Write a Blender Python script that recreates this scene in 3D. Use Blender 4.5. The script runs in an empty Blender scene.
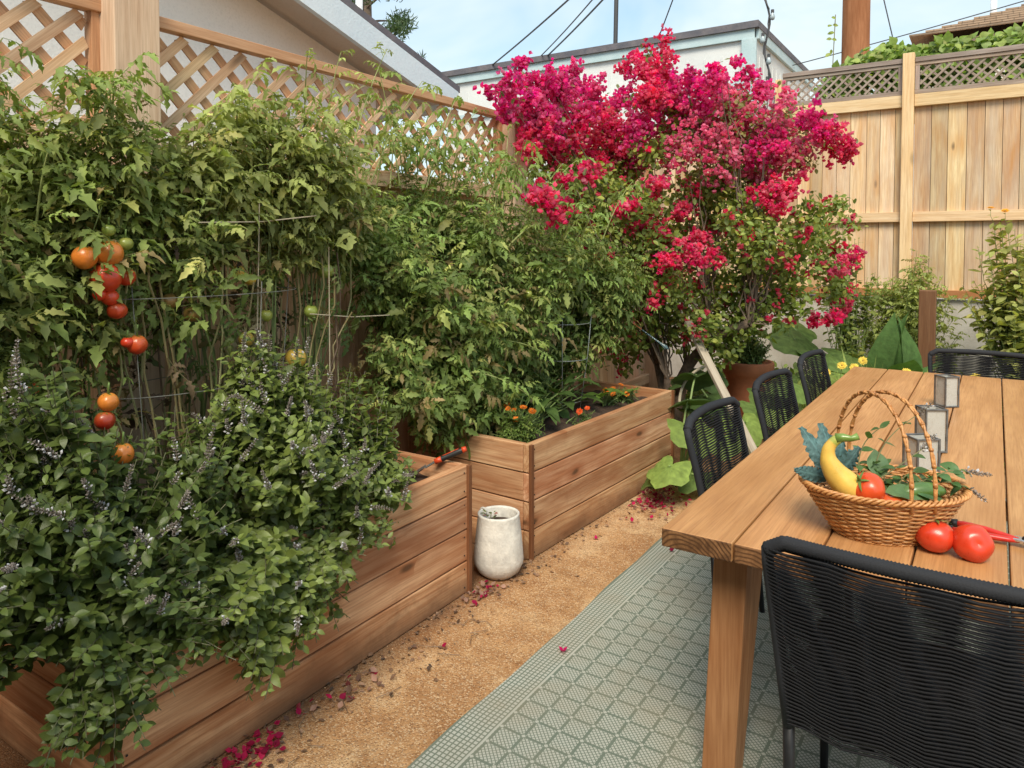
import bpy, math, random
import numpy as np
from mathutils import Vector, Matrix
random.seed(11)
rs = np.random.RandomState(7)
R = math.radians
sc = bpy.context.scene
COL = sc.collection
U = random.uniform

# ------------------------------------------------------------------ nodes
class NT:
    def __init__(s, mat):
        s.t = mat.node_tree; s.n = s.t.nodes; s.l = s.t.links
    def new(s, typ, **kw):
        n = s.n.new(typ)
        for k, v in kw.items(): setattr(n, k, v)
        return n
    def put(s, sock, v):
        if isinstance(v, bpy.types.NodeSocket): s.l.new(v, sock)
        elif isinstance(v, (tuple, list)) and len(v) == 3 and sock.type == 'RGBA': sock.default_value = (*v, 1)
        else: sock.default_value = v
    def math(s, op, a, b=None, c=None, clamp=False):
        n = s.new('ShaderNodeMath', operation=op); n.use_clamp = clamp
        s.put(n.inputs[0], a)
        if b is not None: s.put(n.inputs[1], b)
        if c is not None: s.put(n.inputs[2], c)
        return n.outputs[0]
    def vmul(s, a, b, op='MULTIPLY'):
        n = s.new('ShaderNodeVectorMath', operation=op); s.put(n.inputs[0], a); s.put(n.inputs[1], b); return n.outputs[0]
    def noise(s, vec, scale, detail=4, rough=.55, dist=0.0, out='Fac'):
        n = s.new('ShaderNodeTexNoise'); s.put(n.inputs['Vector'], vec); n.inputs['Scale'].default_value = scale
        n.inputs['Detail'].default_value = detail; n.inputs['Roughness'].default_value = rough; n.inputs['Distortion'].default_value = dist
        return n.outputs[out]
    def voro(s, vec, scale, out='Distance', feature='F1'):
        n = s.new('ShaderNodeTexVoronoi', feature=feature); s.put(n.inputs['Vector'], vec); n.inputs['Scale'].default_value = scale
        return n.outputs[out]
    def mix(s, f, a, b, mode='MIX'):
        n = s.new('ShaderNodeMix', data_type='RGBA', blend_type=mode); s.put(n.inputs[0], f); s.put(n.inputs[6], a); s.put(n.inputs[7], b)
        return n.outputs[2]
    def ramp(s, f, stops):
        n = s.new('ShaderNodeValToRGB'); s.put(n.inputs[0], f); e = n.color_ramp.elements
        while len(e) < len(stops): e.new(.5)
        for el, (p, c) in zip(e, stops):
            el.position = p; el.color = (*c, 1) if isinstance(c, tuple) else (c, c, c, 1)
        return n.outputs[0]
    def rng(s, f, a, b, c=0., d=1.):
        n = s.new('ShaderNodeMapRange'); s.put(n.inputs[0], f)
        for i, v in enumerate((a, b, c, d)): n.inputs[i+1].default_value = v
        return n.outputs[0]
    def attr(s, name, out='Color'):
        n = s.new('ShaderNodeAttribute', attribute_name=name); return n.outputs[out]
    def obj(s): return s.new('ShaderNodeTexCoord').outputs['Object']
    def pos(s): return s.new('ShaderNodeNewGeometry').outputs['Position']
    def bump(s, h, strength=.3, dist=.005):
        n = s.new('ShaderNodeBump'); s.put(n.inputs['Height'], h); n.inputs['Strength'].default_value = strength; n.inputs['Distance'].default_value = dist
        return n.outputs[0]

def mat(name, **kw):
    m = bpy.data.materials.new(name); m.use_nodes = True
    nt = NT(m); b = nt.n['Principled BSDF']
    for k, v in kw.items(): nt.put(b.inputs[k], v)
    return m, nt, b

def wood(name, dark, light, warm, rough=.65, ring=90., ringamt=.5, knots=.6, stain=.5, bump=.25, spec=.3, weather=0., kscale=(1.6, 5.5), dirt=False):
    m, nt, b = mat(name)
    g = nt.attr('gco', 'Vector'); tint = nt.attr('tint')
    d1 = nt.noise(nt.vmul(g, (2.2, 9., 9.)), 1., 2, .5, out='Color')
    off = nt.vmul(nt.vmul(d1, (.5, .5, .5), 'SUBTRACT'), (.0, .05, .05))
    gg = nt.vmul(g, off, 'ADD')
    sep = nt.new('ShaderNodeSeparateXYZ'); nt.put(sep.inputs[0], gg)
    v2 = nt.math('MULTIPLY', sep.outputs[1], sep.outputs[1]); w = nt.math('ADD', sep.outputs[2], .07)
    dist = nt.math('SQRT', nt.math('ADD', v2, nt.math('MULTIPLY', w, w)))
    rings = nt.math('SINE', nt.math('MULTIPLY', dist, ring * 6.28))
    rings = nt.math('POWER', nt.rng(rings, -1, 1), 2.2)
    fine = nt.noise(nt.vmul(g, (5., 160., 160.)), 1., 4, .65)
    med = nt.noise(nt.vmul(g, (2., 22., 22.)), 1., 4, .6, .4)
    big = nt.noise(nt.vmul(g, (.9, 3., 3.)), 1.3, 3, .55, .6)
    c = nt.mix(nt.rng(med, .3, .72), dark, light)
    c = nt.mix(nt.math('MULTIPLY', rings, ringamt), c, dark)
    c = nt.mix(nt.math('MULTIPLY', nt.rng(fine, .42, .70), .6), c, nt.mix(1., c, (.55, .45, .4), 'MULTIPLY'))
    c = nt.mix(nt.math('MULTIPLY', nt.rng(big, .45, .72), stain), c, warm)
    if knots > 0:
        kv = nt.vmul(nt.vmul(g, nt.vmul(nt.vmul(d1, (.5, .5, .5), 'SUBTRACT'), (.12, .03, .03)), 'ADD'), (kscale[0], kscale[1], 0.))
        vd = nt.voro(kv, 1.); vc = nt.voro(kv, 1., 'Color')
        s2 = nt.new('ShaderNodeSeparateXYZ'); nt.put(s2.inputs[0], vc)
        gate = nt.math('GREATER_THAN', s2.outputs[0], .28)
        halo = nt.math('MULTIPLY', nt.rng(vd, .36, .05), gate)
        core = nt.math('MULTIPLY', nt.rng(vd, .13, .05), gate)
        c = nt.mix(nt.math('MULTIPLY', halo, .6 * knots), c, warm)
        c = nt.mix(nt.math('MULTIPLY', core, .85 * knots), c, tuple(x * .28 for x in dark))
    if weather > 0:
        wz = nt.noise(nt.vmul(g, (.7, 7., 7.)), 2., 3, .6)
        c = nt.mix(nt.math('MULTIPLY', nt.rng(wz, .42, .62), weather), c, (.44, .40, .36))
    c = nt.mix(1., c, tint, 'MULTIPLY')
    if dirt:
        sz = nt.new('ShaderNodeSeparateXYZ'); nt.put(sz.inputs[0], nt.pos()); dn = nt.noise(nt.pos(), 7., 5, .65)
        c = nt.mix(nt.math('MULTIPLY', nt.rng(nt.math('SUBTRACT', sz.outputs[2], nt.math('MULTIPLY', dn, .16)), .03, -.07), .75), c, (.16, .085, .045))
        c = nt.mix(nt.math('MULTIPLY', nt.rng(dn, .56, .74), .35), c, (.22, .10, .045))
    nt.put(b.inputs['Base Color'], c)
    nt.put(b.inputs['Roughness'], nt.rng(fine, .3, .7, rough - .12, rough + .12))
    b.inputs['Specular IOR Level'].default_value = spec
    h = nt.math('ADD', nt.math('MULTIPLY', fine, .6), nt.math('MULTIPLY', rings, .25))
    nt.put(b.inputs['Normal'], nt.bump(h, bump, .003))
    return m

def leafmat(name, rough=.5, trans=.35, spec=.35, tsat=(1.15, 1.25, .5), veins=0., cells=False):
    m, nt, b = mat(name)
    t = nt.attr('tint')
    p = nt.pos()
    n = nt.noise(p, 22., 2)
    c = nt.mix(1., t, nt.ramp(n, [(.3, .78), (.7, 1.2)]), 'MULTIPLY')
    back = nt.new('ShaderNodeNewGeometry').outputs['Backfacing']
    c2 = nt.mix(nt.math('MULTIPLY', back, .35), c, (.20, .26, .13))
    if cells:
        c2 = nt.mix(nt.math('MULTIPLY', nt.rng(nt.voro(nt.obj(), 32., feature='DISTANCE_TO_EDGE'), .06, .0), .2), c2, (.16, .22, .08))
    nt.put(b.inputs['Base Color'], c2); b.inputs['Roughness'].default_value = rough
    b.inputs['Specular IOR Level'].default_value = spec
    nt.put(b.inputs['Normal'], nt.bump(nt.noise(p, 160. if not cells else 45., 2), .35, .002 if not cells else .01))
    tr = nt.new('ShaderNodeBsdfTranslucent'); nt.put(tr.inputs[0], nt.mix(1., c, tsat, 'MULTIPLY'))
    mx = nt.new('ShaderNodeMixShader'); mx.inputs[0].default_value = trans
    nt.l.new(b.outputs[0], mx.inputs[1]); nt.l.new(tr.outputs[0], mx.inputs[2])
    out = [x for x in nt.n if x.type == 'OUTPUT_MATERIAL'][0]
    nt.l.new(mx.outputs[0], out.inputs[0])
    return m

def plain(name, col, rough=.6, metal=0., nscale=30., namt=.25, bump=.1, spec=.5, tinted=False, **kw):
    m, nt, b = mat(name, **kw)
    p = nt.obj(); n = nt.noise(p, nscale, 5, .6)
    base = nt.attr('tint') if tinted else col
    c = nt.mix(1., base, nt.ramp(n, [(.25, 1 - namt), (.75, 1 + namt)]), 'MULTIPLY')
    nt.put(b.inputs['Base Color'], c); nt.put(b.inputs['Roughness'], nt.rng(n, .2, .8, max(.02, rough - .08), min(1, rough + .08)))
    b.inputs['Metallic'].default_value = metal; b.inputs['Specular IOR Level'].default_value = spec
    nt.put(b.inputs['Normal'], nt.bump(n, bump, .004))
    return m

M = {}
M['planter'] = wood('planter_wood', (.50, .235, .11), (.84, .54, .315), (.30, .095, .032), .65, 44, .6, 1.25, .8, kscale=(2.4, 6.5), dirt=True, bump=.5)
M['planter_dark'] = wood('planter_corner', (.20, .075, .03), (.30, .13, .055), (.17, .06, .025), .7, 55, .3, .5, .5)
M['fence_new'] = wood('fence_redwood', (.60, .37, .21), (.84, .62, .42), (.55, .27, .14), .7, 40, .25, .8, .4)
M['post_pale'] = wood('pale_post', (.60, .40, .26), (.76, .58, .42), (.62, .40, .24), .7, 30, .25, .8, .2)
M['fence_far'] = wood('fence_far', (.58, .38, .205), (.78, .64, .43), (.52, .27, .10), .75, 35, .3, 1.2, .85, weather=.3, kscale=(2.2, 6.))
M['fence_rail'] = wood('fence_rail_pale', (.68, .47, .26), (.84, .66, .43), (.64, .40, .18), .7, 40, .3, .6, .3)
M['grey_wood'] = wood('grey_wood', (.24, .19, .16), (.42, .36, .31), (.33, .23, .16), .8, 40, .3, .2, .3)
M['table'] = wood('table_teak', (.44, .215, .078), (.60, .32, .13), (.36, .16, .05), .45, 50, .10, .25, .75, bump=.12, spec=.45)
M['table_end'] = wood('table_endgrain', (.07, .03, .012), (.34, .17, .07), (.20, .09, .03), .6, 85, .95, 0, .3)
M['leg_wood'] = wood('leg_teak', (.34, .15, .06), (.50, .26, .12), (.28, .11, .04), .55, 50, .3, .3, .5, bump=.15)
M['pole'] = wood('pole_wood', (.30, .12, .05), (.46, .21, .10), (.22, .08, .03), .85, 60, .5, .6, .6)
M['stake'] = wood('stake_wood', (.34, .29, .22), (.52, .47, .38), (.36, .28, .20), .85, 60, .4, .2, .3)
M['basil'] = leafmat('basil_leaf', .42, .28, .4)
M['tomleaf'] = leafmat('tomato_leaf', .55, .35, .3)
M['bougleaf'] = leafmat('bougainvillea_leaf', .45, .4, .35)
M['petal'] = leafmat('bougainvillea_bract', .55, .5, .2, (1.2, .9, 1.))
M['squashleaf'] = leafmat('squash_leaf', .6, .3, .25, cells=True)
M['kale'] = leafmat('kale_leaf', .6, .15, .3, (1, 1, .9))
M['stem'] = plain('green_stem', (.14, .19, .05), .6, tinted=True)
M['bark'] = plain('bark', (.12, .085, .06), .9, nscale=40, namt=.5, bump=.6)
M['soil'] = plain('soil', (.055, .032, .02), .95, nscale=60, namt=.6, bump=1.)
M['rope'] = plain('black_rope', (.009, .009, .011), .7, nscale=300, namt=.3, bump=.3, spec=.3)
M['rope_wrap'] = plain('rope_wrap', (.022, .023, .027), .75, nscale=300, namt=.3, bump=.3, spec=.3)
M['frame'] = plain('dark_metal', (.02, .02, .022), .45, .3, spec=.5)
M['wire'] = plain('galvanised_wire', (.30, .32, .30), .45, .6)
M['wire_dark'] = plain('weathered_wire', (.16, .16, .14), .6, .3)
M['cable'] = plain('cable', (.05, .05, .055), .6)
M['twine'] = plain('twine', (.42, .36, .26), .9)
M['terracotta'] = plain('terracotta', (.36, .12, .05), .8, nscale=9, namt=.3, bump=.2)
M['tomato'] = plain('tomato_skin', (1, 1, 1), .30, nscale=22, namt=.22, bump=.04, tinted=True, **{'Coat Weight': .15, 'Coat Roughness': .1})
M['redplastic'] = plain('red_grip', (.55, .025, .015), .4)
M['blackplastic'] = plain('black_grip', (.015, .015, .015), .5)
M['steel'] = plain('steel', (.62, .63, .65), .25, .9, namt=.1)
M['vent_pipe'] = plain('white_pipe', (.7, .72, .74), .5)
M['bulb'] = plain('bulb', (.35, .42, .45), .15)
M['flowertint'] = leafmat('flower_petal', .6, .25, .2, (1, 1, 1))
M['glassblue'] = plain('blue_glass', (.22, .34, .38), .1, namt=.15, **{'Transmission Weight': .6, 'IOR': 1.45})
M['spout'] = plain('copper', (.3, .12, .05), .4, .8)

def mk_wicker():
    m, nt, b = mat('wicker')
    p = nt.obj(); n = nt.noise(nt.vmul(p, (1, 1, 2.5)), 45, 4, .6)
    c = nt.ramp(n, [(.25, (.30, .12, .035)), (.5, (.52, .25, .085)), (.75, (.68, .38, .15))])
    c = nt.mix(1., c, nt.attr('tint'), 'MULTIPLY')
    nt.put(b.inputs['Base Color'], c); b.inputs['Roughness'].default_value = .42
    nt.put(b.inputs['Normal'], nt.bump(nt.noise(p, 260, 2), .2, .002)); return m
M['wicker'] = mk_wicker()

def mk_ground():
    m, nt, b = mat('decomposed_granite')
    p = nt.pos()
    big = nt.noise(p, 1.6, 4, .6); md = nt.noise(p, 9, 5, .65, .5); fn = nt.noise(p, 140, 3, .7); gr = nt.voro(p, 210, 'Color'); grd = nt.voro(p, 210)
    c = nt.ramp(big, [(.34, (.36, .17, .07)), (.50, (.54, .31, .145)), (.64, (.72, .50, .28))])
    c = nt.mix(nt.rng(md, .45, .70, 0, .7), c, (.30, .135, .05))
    s = nt.new('ShaderNodeSeparateXYZ'); nt.put(s.inputs[0], gr)
    c = nt.mix(nt.math('MULTIPLY', nt.math('GREATER_THAN', s.outputs[0], .8), .55), c, (.74, .56, .36))
    c = nt.mix(nt.math('MULTIPLY', nt.math('LESS_THAN', s.outputs[1], .2), .5), c, (.16, .075, .035))
    c = nt.mix(nt.rng(fn, .35, .7, 0, .3), c, nt.mix(1., c, (.6, .55, .5), 'MULTIPLY'))
    # darker mottled strip close to the planters
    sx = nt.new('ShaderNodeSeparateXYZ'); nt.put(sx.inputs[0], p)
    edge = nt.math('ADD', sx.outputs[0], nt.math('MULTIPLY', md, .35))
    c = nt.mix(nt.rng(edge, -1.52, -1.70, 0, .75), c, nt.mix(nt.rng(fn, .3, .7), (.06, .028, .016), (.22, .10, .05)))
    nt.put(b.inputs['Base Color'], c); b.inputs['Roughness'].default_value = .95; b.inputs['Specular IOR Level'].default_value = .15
    h = nt.math('ADD', nt.math('MULTIPLY', grd, -.6), nt.math('ADD', nt.math('MULTIPLY', fn, .8), nt.math('MULTIPLY', md, 2.)))
    nt.put(b.inputs['Normal'], nt.bump(h, .9, .006)); return m
M['ground'] = mk_ground()

def mk_rug():
    m, nt, b = mat('woven_rug')
    o = nt.obj(); s = nt.new('ShaderNodeSeparateXYZ')
    wob = nt.noise(o, 6, 2, out='Color')
    o2 = nt.vmul(o, nt.vmul(nt.vmul(wob, (.5, .5, .5), 'SUBTRACT'), (.006, .006, 0)), 'ADD')
    nt.put(s.inputs[0], o2); x, y = s.outputs[0], s.outputs[1]
    def pp(v, per): return nt.math('PINGPONG', v, per / 2)     # 0 at multiples of per
    # border
    bx = nt.math('LESS_THAN', pp(x, .0160), .0025); by = nt.math('LESS_THAN', pp(y, .0160), .0022)
    bl = nt.math('MAXIMUM', bx, by)
    # field of cells
    P = .0795
    xf = nt.math('SUBTRACT', x, .128)
    px, py = pp(xf, P), pp(y, P)
    ln = nt.math('LESS_THAN', nt.math('MINIMUM', px, py), .0048)
    junction = nt.math('LESS_THAN', nt.math('ADD', px, py), .0075)
    ln = nt.math('MULTIPLY', ln, nt.math('SUBTRACT', 1., junction))
    ang = nt.math('ADD', x, y); an2 = nt.math('SUBTRACT', x, y)
    hatch = nt.math('MULTIPLY', nt.math('GREATER_THAN', pp(ang, .0150), .0022), nt.math('GREATER_THAN', pp(an2, .0150), .0016))
    fld = nt.math('MAXIMUM', ln, nt.math('MULTIPLY', nt.math('SUBTRACT', 1., hatch), nt.math('SUBTRACT', 1., junction)))
    inb = nt.math('LESS_THAN', x, .114)
    g = nt.math('ADD', nt.math('MULTIPLY', inb, bl), nt.math('MULTIPLY', nt.math('SUBTRACT', 1., inb), fld))
    g = nt.math('MULTIPLY', g, nt.math('SUBTRACT', 1., nt.math('MULTIPLY', nt.math('GREATER_THAN', x, .114), nt.math('LESS_THAN', x, .122))))
    g = nt.math('MAXIMUM', g, nt.math('LESS_THAN', x, .006))
    n = nt.noise(o, 500, 2, .6); n2 = nt.noise(o, 3.5, 4, .6)
    cream = nt.mix(n, (.37, .38, .33), (.55, .55, .48)); green = nt.mix(n, (.10, .135, .10), (.17, .205, .16))
    c = nt.mix(nt.math('MULTIPLY', g, .92), cream, green)
    c = nt.mix(nt.rng(n2, .42, .75, 0, .35), c, (.34, .25, .15))
    nt.put(b.inputs['Base Color'], c); b.inputs['Roughness'].default_value = .9; b.inputs['Specular IOR Level'].default_value = .15
    wv = nt.math('ADD', nt.math('ABSOLUTE', nt.math('SINE', nt.math('MULTIPLY', x, 1100.))), nt.math('ABSOLUTE', nt.math('SINE', nt.math('MULTIPLY', y, 900.))))
    nt.put(b.inputs['Normal'], nt.bump(nt.math('SUBTRACT', wv, nt.math('MULTIPLY', g, 1.2)), .5, .002)); return m
M['rug'] = mk_rug()

def mk_stucco(name, a, c2, sc1=2., crack=False):
    m, nt, b = mat(name)
    p = nt.pos(); n = nt.noise(p, sc1, 5, .65); f = nt.noise(p, 60, 4, .6)
    c = nt.mix(nt.rng(n, .35, .7), a, c2)
    c = nt.mix(nt.rng(f, .5, .8, 0, .3), c, tuple(v * .6 for v in a))
    nt.put(b.inputs['Base Color'], c); b.inputs['Roughness'].default_value = .9
    nt.put(b.inputs['Normal'], nt.bump(f, .35, .008)); return m
M['stucco'] = mk_stucco('house_stucco', (.88, .85, .78), (.92, .89, .83))
M['soffit'] = mk_stucco('soffit', (.60, .52, .44), (.66, .58, .50))
M['bluetrim'] = mk_stucco('pale_blue_trim', (.60, .70, .76), (.68, .76, .80))
M['roofedge'] = mk_stucco('roof_edge', (.10, .10, .12), (.18, .16, .17), 6)
M['concrete'] = mk_stucco('concrete_wall', (.42, .37, .31), (.56, .52, .46), 3)
M['shedwhite'] = mk_stucco('shed_white', (.62, .64, .64), (.72, .73, .72), 1.2)
M['shedtrim'] = mk_stucco('shed_trim', (.42, .55, .58), (.52, .63, .66), 4)
M['pot'] = mk_stucco('white_pot', (.50, .48, .44), (.76, .73, .66), 14)
M['potdark'] = mk_stucco('pot_base', (.28, .29, .30), (.60, .60, .58), 12)

def mk_shingle():
    m, nt, b = mat('shingles'); p = nt.obj()
    br = nt.new('ShaderNodeTexBrick'); nt.put(br.inputs[0], p); br.inputs['Scale'].default_value = 3.
    br.inputs['Color1'].default_value = (.30, .19, .12, 1); br.inputs['Color2'].default_value = (.42, .29, .19, 1); br.inputs['Mortar'].default_value = (.12, .08, .05, 1)
    br.inputs['Mortar Size'].default_value = .03
    nt.put(b.inputs['Base Color'], nt.mix(nt.noise(p, 9, 4), br.outputs[0], (.34, .25, .18))); b.inputs['Roughness'].default_value = .9; return m
M['shingle'] = mk_shingle()

def mk_mercury():
    m, nt, b = mat('mercury_glass'); p = nt.obj()
    n = nt.noise(p, 42, 5, .7, .8)
    nt.put(b.inputs['Base Color'], nt.ramp(n, [(.3, (.28, .27, .24)), (.42, (.50, .50, .46)), (.7, (.66, .66, .62))]))
    nt.put(b.inputs['Roughness'], nt.rng(n, .3, .7, .12, .45)); b.inputs['Metallic'].default_value = .12
    nt.put(b.inputs['Alpha'], nt.rng(n, .36, .62, 1., .62))
    return m
M['mercury'] = mk_mercury()
M['lanternframe'] = plain('lantern_frame', (.16, .16, .16), .45, .6, namt=.5)

# ------------------------------------------------------------------ mesh building
def rotz(a):
    c, s = math.cos(a), math.sin(a); return np.array([[c, -s, 0], [s, c, 0], [0, 0, 1.]])
def rotx(a):
    c, s = math.cos(a), math.sin(a); return np.array([[1., 0, 0], [0, c, -s], [0, s, c]])
def roty(a):
    c, s = math.cos(a), math.sin(a); return np.array([[c, 0, s], [0, 1., 0], [-s, 0, c]])

class MB:
    def __init__(s): s.v = []; s.g = []; s.t = []; s.ls = []; s.lt = []; s.mi = []; s.n = 0
    def add(s, v, f, g=None, tint=(1, 1, 1), mi=0):
        v = np.asarray(v, float)
        s.v.append(v); s.g.append(np.asarray(g, float) if g is not None else v.copy())
        t = np.asarray(tint, float); s.t.append(np.tile(t, (len(v), 1)) if t.ndim == 1 else t)
        for q in f: s.ls.append(np.asarray(q) + s.n); s.lt.append(len(q)); s.mi.append(mi)
        s.n += len(v)
    def addraw(s, v, loops, totals, t, mi=0):
        s.v.append(v); s.g.append(v); s.t.append(t); s.ls.append(loops + s.n); s.lt.extend(totals.tolist()); s.mi.extend([mi] * len(totals)); s.n += len(v)
    def box(s, c, size, rot=None, ax=None, tint=None, taper=None, mi=0, ends=None):
        """box centred at c; ax = grain axis (default longest)"""
        sx = np.array(size, float) / 2
        k = np.array([[x, y, z] for x in (-1, 1) for y in (-1, 1) for z in (-1, 1)], float)
        loc = k * sx
        if taper is not None:   # scale of xy at top relative to bottom
            loc[k[:, 2] > 0, :2] *= taper
        if ax is None: ax = int(np.argmax(size))
        o = [a for a in (0, 1, 2) if a != ax]; o.sort(key=lambda a: -size[a])
        g = np.stack([loc[:, ax], loc[:, o[0]], loc[:, o[1]]], 1) + np.array([U(-40, 40), U(-.07, .07), U(-.02, .02)])
        P = loc @ rot.T if rot is not None else loc
        if tint is None: b = U(.82, 1.14); tint = (b * U(.97, 1.04), b, b * U(.92, 1.06))
        F = [(0, 1, 3, 2), (4, 6, 7, 5), (0, 4, 5, 1), (2, 3, 7, 6), (0, 2, 6, 4), (1, 5, 7, 3)]
        s.add(P + np.array(c), F, g, tint, mi)
        if ends is not None:
            e = {0: (0, 1), 1: (2, 3), 2: (4, 5)}[ax]
            n = len(s.mi)
            for i in e: s.mi[n - 6 + i] = ends
    def tube(s, pts, r, n=6, tint=(1, 1, 1), cap=True, mi=0):
        pts = np.asarray(pts, float); m = len(pts)
        r = np.full(m, r) if np.isscalar(r) else np.asarray(r, float)
        d = np.gradient(pts, axis=0); d /= np.linalg.norm(d, axis=1)[:, None] + 1e-12
        up = np.array([0, 0, 1.]) if abs(d[0][2]) < .9 else np.array([1., 0, 0])
        a = np.cross(up, d[0]); a /= np.linalg.norm(a); A = [a]
        for i in range(1, m):
            a = A[-1] - d[i] * (A[-1] @ d[i]); a /= np.linalg.norm(a) + 1e-12; A.append(a)
        A = np.array(A); B = np.cross(d, A)
        th = np.arange(n) * 2 * math.pi / n
        V = pts[:, None, :] + r[:, None, None] * (np.cos(th)[None, :, None] * A[:, None, :] + np.sin(th)[None, :, None] * B[:, None, :])
        V = V.reshape(-1, 3)
        i = np.arange(m - 1)[:, None] * n; j = np.arange(n)[None, :]; j2 = (j + 1) % n
        L = np.stack([i + j, i + j2, i + n + j2, i + n + j], -1).reshape(-1)
        s.addraw(V, L, np.full((m - 1) * n, 4), np.tile(np.asarray(tint, float), (len(V), 1)) if np.ndim(tint) == 1 else np.repeat(tint, n, 0), mi)
        if cap:
            b = s.n - len(V)
            s.ls.append(np.arange(n)[::-1] + b); s.lt.append(n); s.mi.append(mi)
            s.ls.append(np.arange(n) + b + (m - 1) * n); s.lt.append(n); s.mi.append(mi)
    def lathe(s, prof, c=(0, 0, 0), n=32, sx=1., sy=1., tint=(1, 1, 1), lobes=None, rot=None, mi=0):
        prof = np.array(prof, float); th = np.arange(n) * 2 * math.pi / n
        k = np.ones((len(prof), n))
        if lobes:
            nl, amp, ph = lobes; k = 1 + amp * np.cos(nl * th[None, :] + ph) * np.ones((len(prof), 1))
        X = prof[:, :1] * np.cos(th) * k * sx; Y = prof[:, :1] * np.sin(th) * k * sy; Z = np.repeat(prof[:, 1:2], n, 1)
        V = np.stack([X, Y, Z], -1).reshape(-1, 3)
        if rot is not None: V = V @ rot.T
        V = V + np.array(c)
        F = [(i * n + j, i * n + (j + 1) % n, (i + 1) * n + (j + 1) % n, (i + 1) * n + j) for i in range(len(prof) - 1) for j in range(n)]
        s.add(V, F, None, tint, mi)
    def build(s, name, mats, parent=None, smooth=False, bevel=0., loc=None, rz=None, auto=None):
        me = bpy.data.meshes.new(name)
        V = np.concatenate(s.v); G = np.concatenate(s.g); T = np.concatenate(s.t)
        L = np.concatenate(s.ls).astype(np.int32); lt = np.array(s.lt, np.int32)
        me.vertices.add(len(V)); me.vertices.foreach_set('co', V.astype(np.float32).ravel())
        me.loops.add(len(L)); me.loops.foreach_set('vertex_index', L)
        me.polygons.add(len(lt)); st = np.concatenate([[0], np.cumsum(lt)[:-1]]).astype(np.int32)
        me.polygons.foreach_set('loop_start', st); me.polygons.foreach_set('loop_total', lt)
        if not isinstance(mats, (list, tuple)): mats = [mats]
        for m_ in mats: me.materials.append(M[m_] if isinstance(m_, str) else m_)
        me.polygons.foreach_set('material_index', np.array(s.mi, np.int32))
        me.polygons.foreach_set('use_smooth', np.full(len(lt), bool(smooth)))
        me.update(calc_edges=True)
        a = me.attributes.new('gco', 'FLOAT_VECTOR', 'POINT'); a.data.foreach_set('vector', G.astype(np.float32).ravel())
        a = me.attributes.new('tint', 'FLOAT_COLOR', 'POINT'); a.data.foreach_set('color', np.hstack([T, np.ones((len(T), 1))]).astype(np.float32).ravel())
        me.validate()
        o = bpy.data.objects.new(name, me); COL.objects.link(o)
        if parent is not None: o.parent = parent
        if loc is not None: o.location = loc
        if rz is not None: o.rotation_euler[2] = rz
        if bevel:
            b = o.modifiers.new('edge', 'BEVEL'); b.width = bevel; b.segments = 2; b.limit_method = 'ANGLE'; b.angle_limit = R(40)
        return o

def tag(o, label=None, cat=None, group=None, kind=None):
    if label: o['label'] = label
    if cat: o['category'] = cat
    if group: o['group'] = group
    if kind: o['kind'] = kind
    return o
def empty(name, loc=(0, 0, 0), rz=0., **kw):
    o = bpy.data.objects.new(name, None); COL.objects.link(o); o.location = loc; o.rotation_euler = (0, 0, rz); o.empty_display_size = .1
    return tag(o, **kw)
def copy_tree(o, parent=None):
    c = o.copy(); COL.objects.link(c); c.parent = parent
    for ch in list(o.children): copy_tree(ch, c)
    return c

# ------------------------------------------------------------------ leaves
def leaf_t(ws, L=1., fold=.25, droop=.25, wave=0., tw=0.):
    """template leaf along +Y, normal +Z. ws = half widths at stations"""
    n = len(ws); v = []; f = []
    for i, w in enumerate(ws):
        t = i / (n - 1); y = t * L; z = -droop * t * t * L
        wv = wave * math.sin(i * 2.3)
        v += [(-w, y - .15 * w * 0, z + abs(w) * fold + wv), (0, y, z), (w, y, z + abs(w) * fold - wv)]
    for i in range(n - 1):
        a = i * 3
        f += [(a, a + 1, a + 4, a + 3), (a + 1, a + 2, a + 5, a + 4)]
    return np.array(v), f
def xf(v, s, rot, t): return (v * s) @ rot.T + np.array(t)
def join(parts):
    V = []; F = []; n = 0
    for v, f in parts:
        V.append(v); F += [tuple(i + n for i in q) for q in f]; n += len(v)
    return np.concatenate(V), F
def pinnate(seed, lobed=True, pairs=3, ls=.42, curl=.5):
    r = random.Random(seed)
    ws = (0, .17, .10, .235, .12, .17, .06, 0) if lobed else (0, .2, .27, .25, .15, 0)
    parts = []
    spine = lambda t: (r0 * math.sin(t * 2.2), t, -curl * t * t * .8)
    r0 = r.uniform(-.12, .12)
    for k in range(pairs):
        t = .28 + .5 * k / max(1, pairs - 1) * .95
        for sgn in (-1, 1):
            s = ls * r.uniform(.75, 1.15) * (1 - .12 * abs(k - 1))
            lv = leaf_t([w * r.uniform(.85, 1.2) for w in ws], 1, r.uniform(.1, .6), r.uniform(.1, .8), .03)
            rot = rotz(sgn * -R(r.uniform(50, 80))) @ rotx(-R(r.uniform(-10, 45))) @ roty(R(r.uniform(-35, 35)))
            parts.append((xf(lv[0], s, rot, spine(t)), lv[1]))
    lv = leaf_t([w * 1.1 for w in ws], 1, .3, r.uniform(.2, .7), .03)
    parts.append((xf(lv[0], ls * 1.25, rotx(-R(35 * curl + 20)), spine(.86)), lv[1]))
    sv = []; sf = []
    for i in range(5):
        p = spine(i / 4 * .9); w = .012
        sv += [(p[0] - w, p[1], p[2]), (p[0] + w, p[1], p[2]), (p[0], p[1], p[2] + w)]
    for i in range(4):
        a = i * 3; sf += [(a, a + 1, a + 4, a + 3), (a + 1, a + 2, a + 5, a + 4)]
    parts.append((np.array(sv), sf))
    return join(parts)
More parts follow.
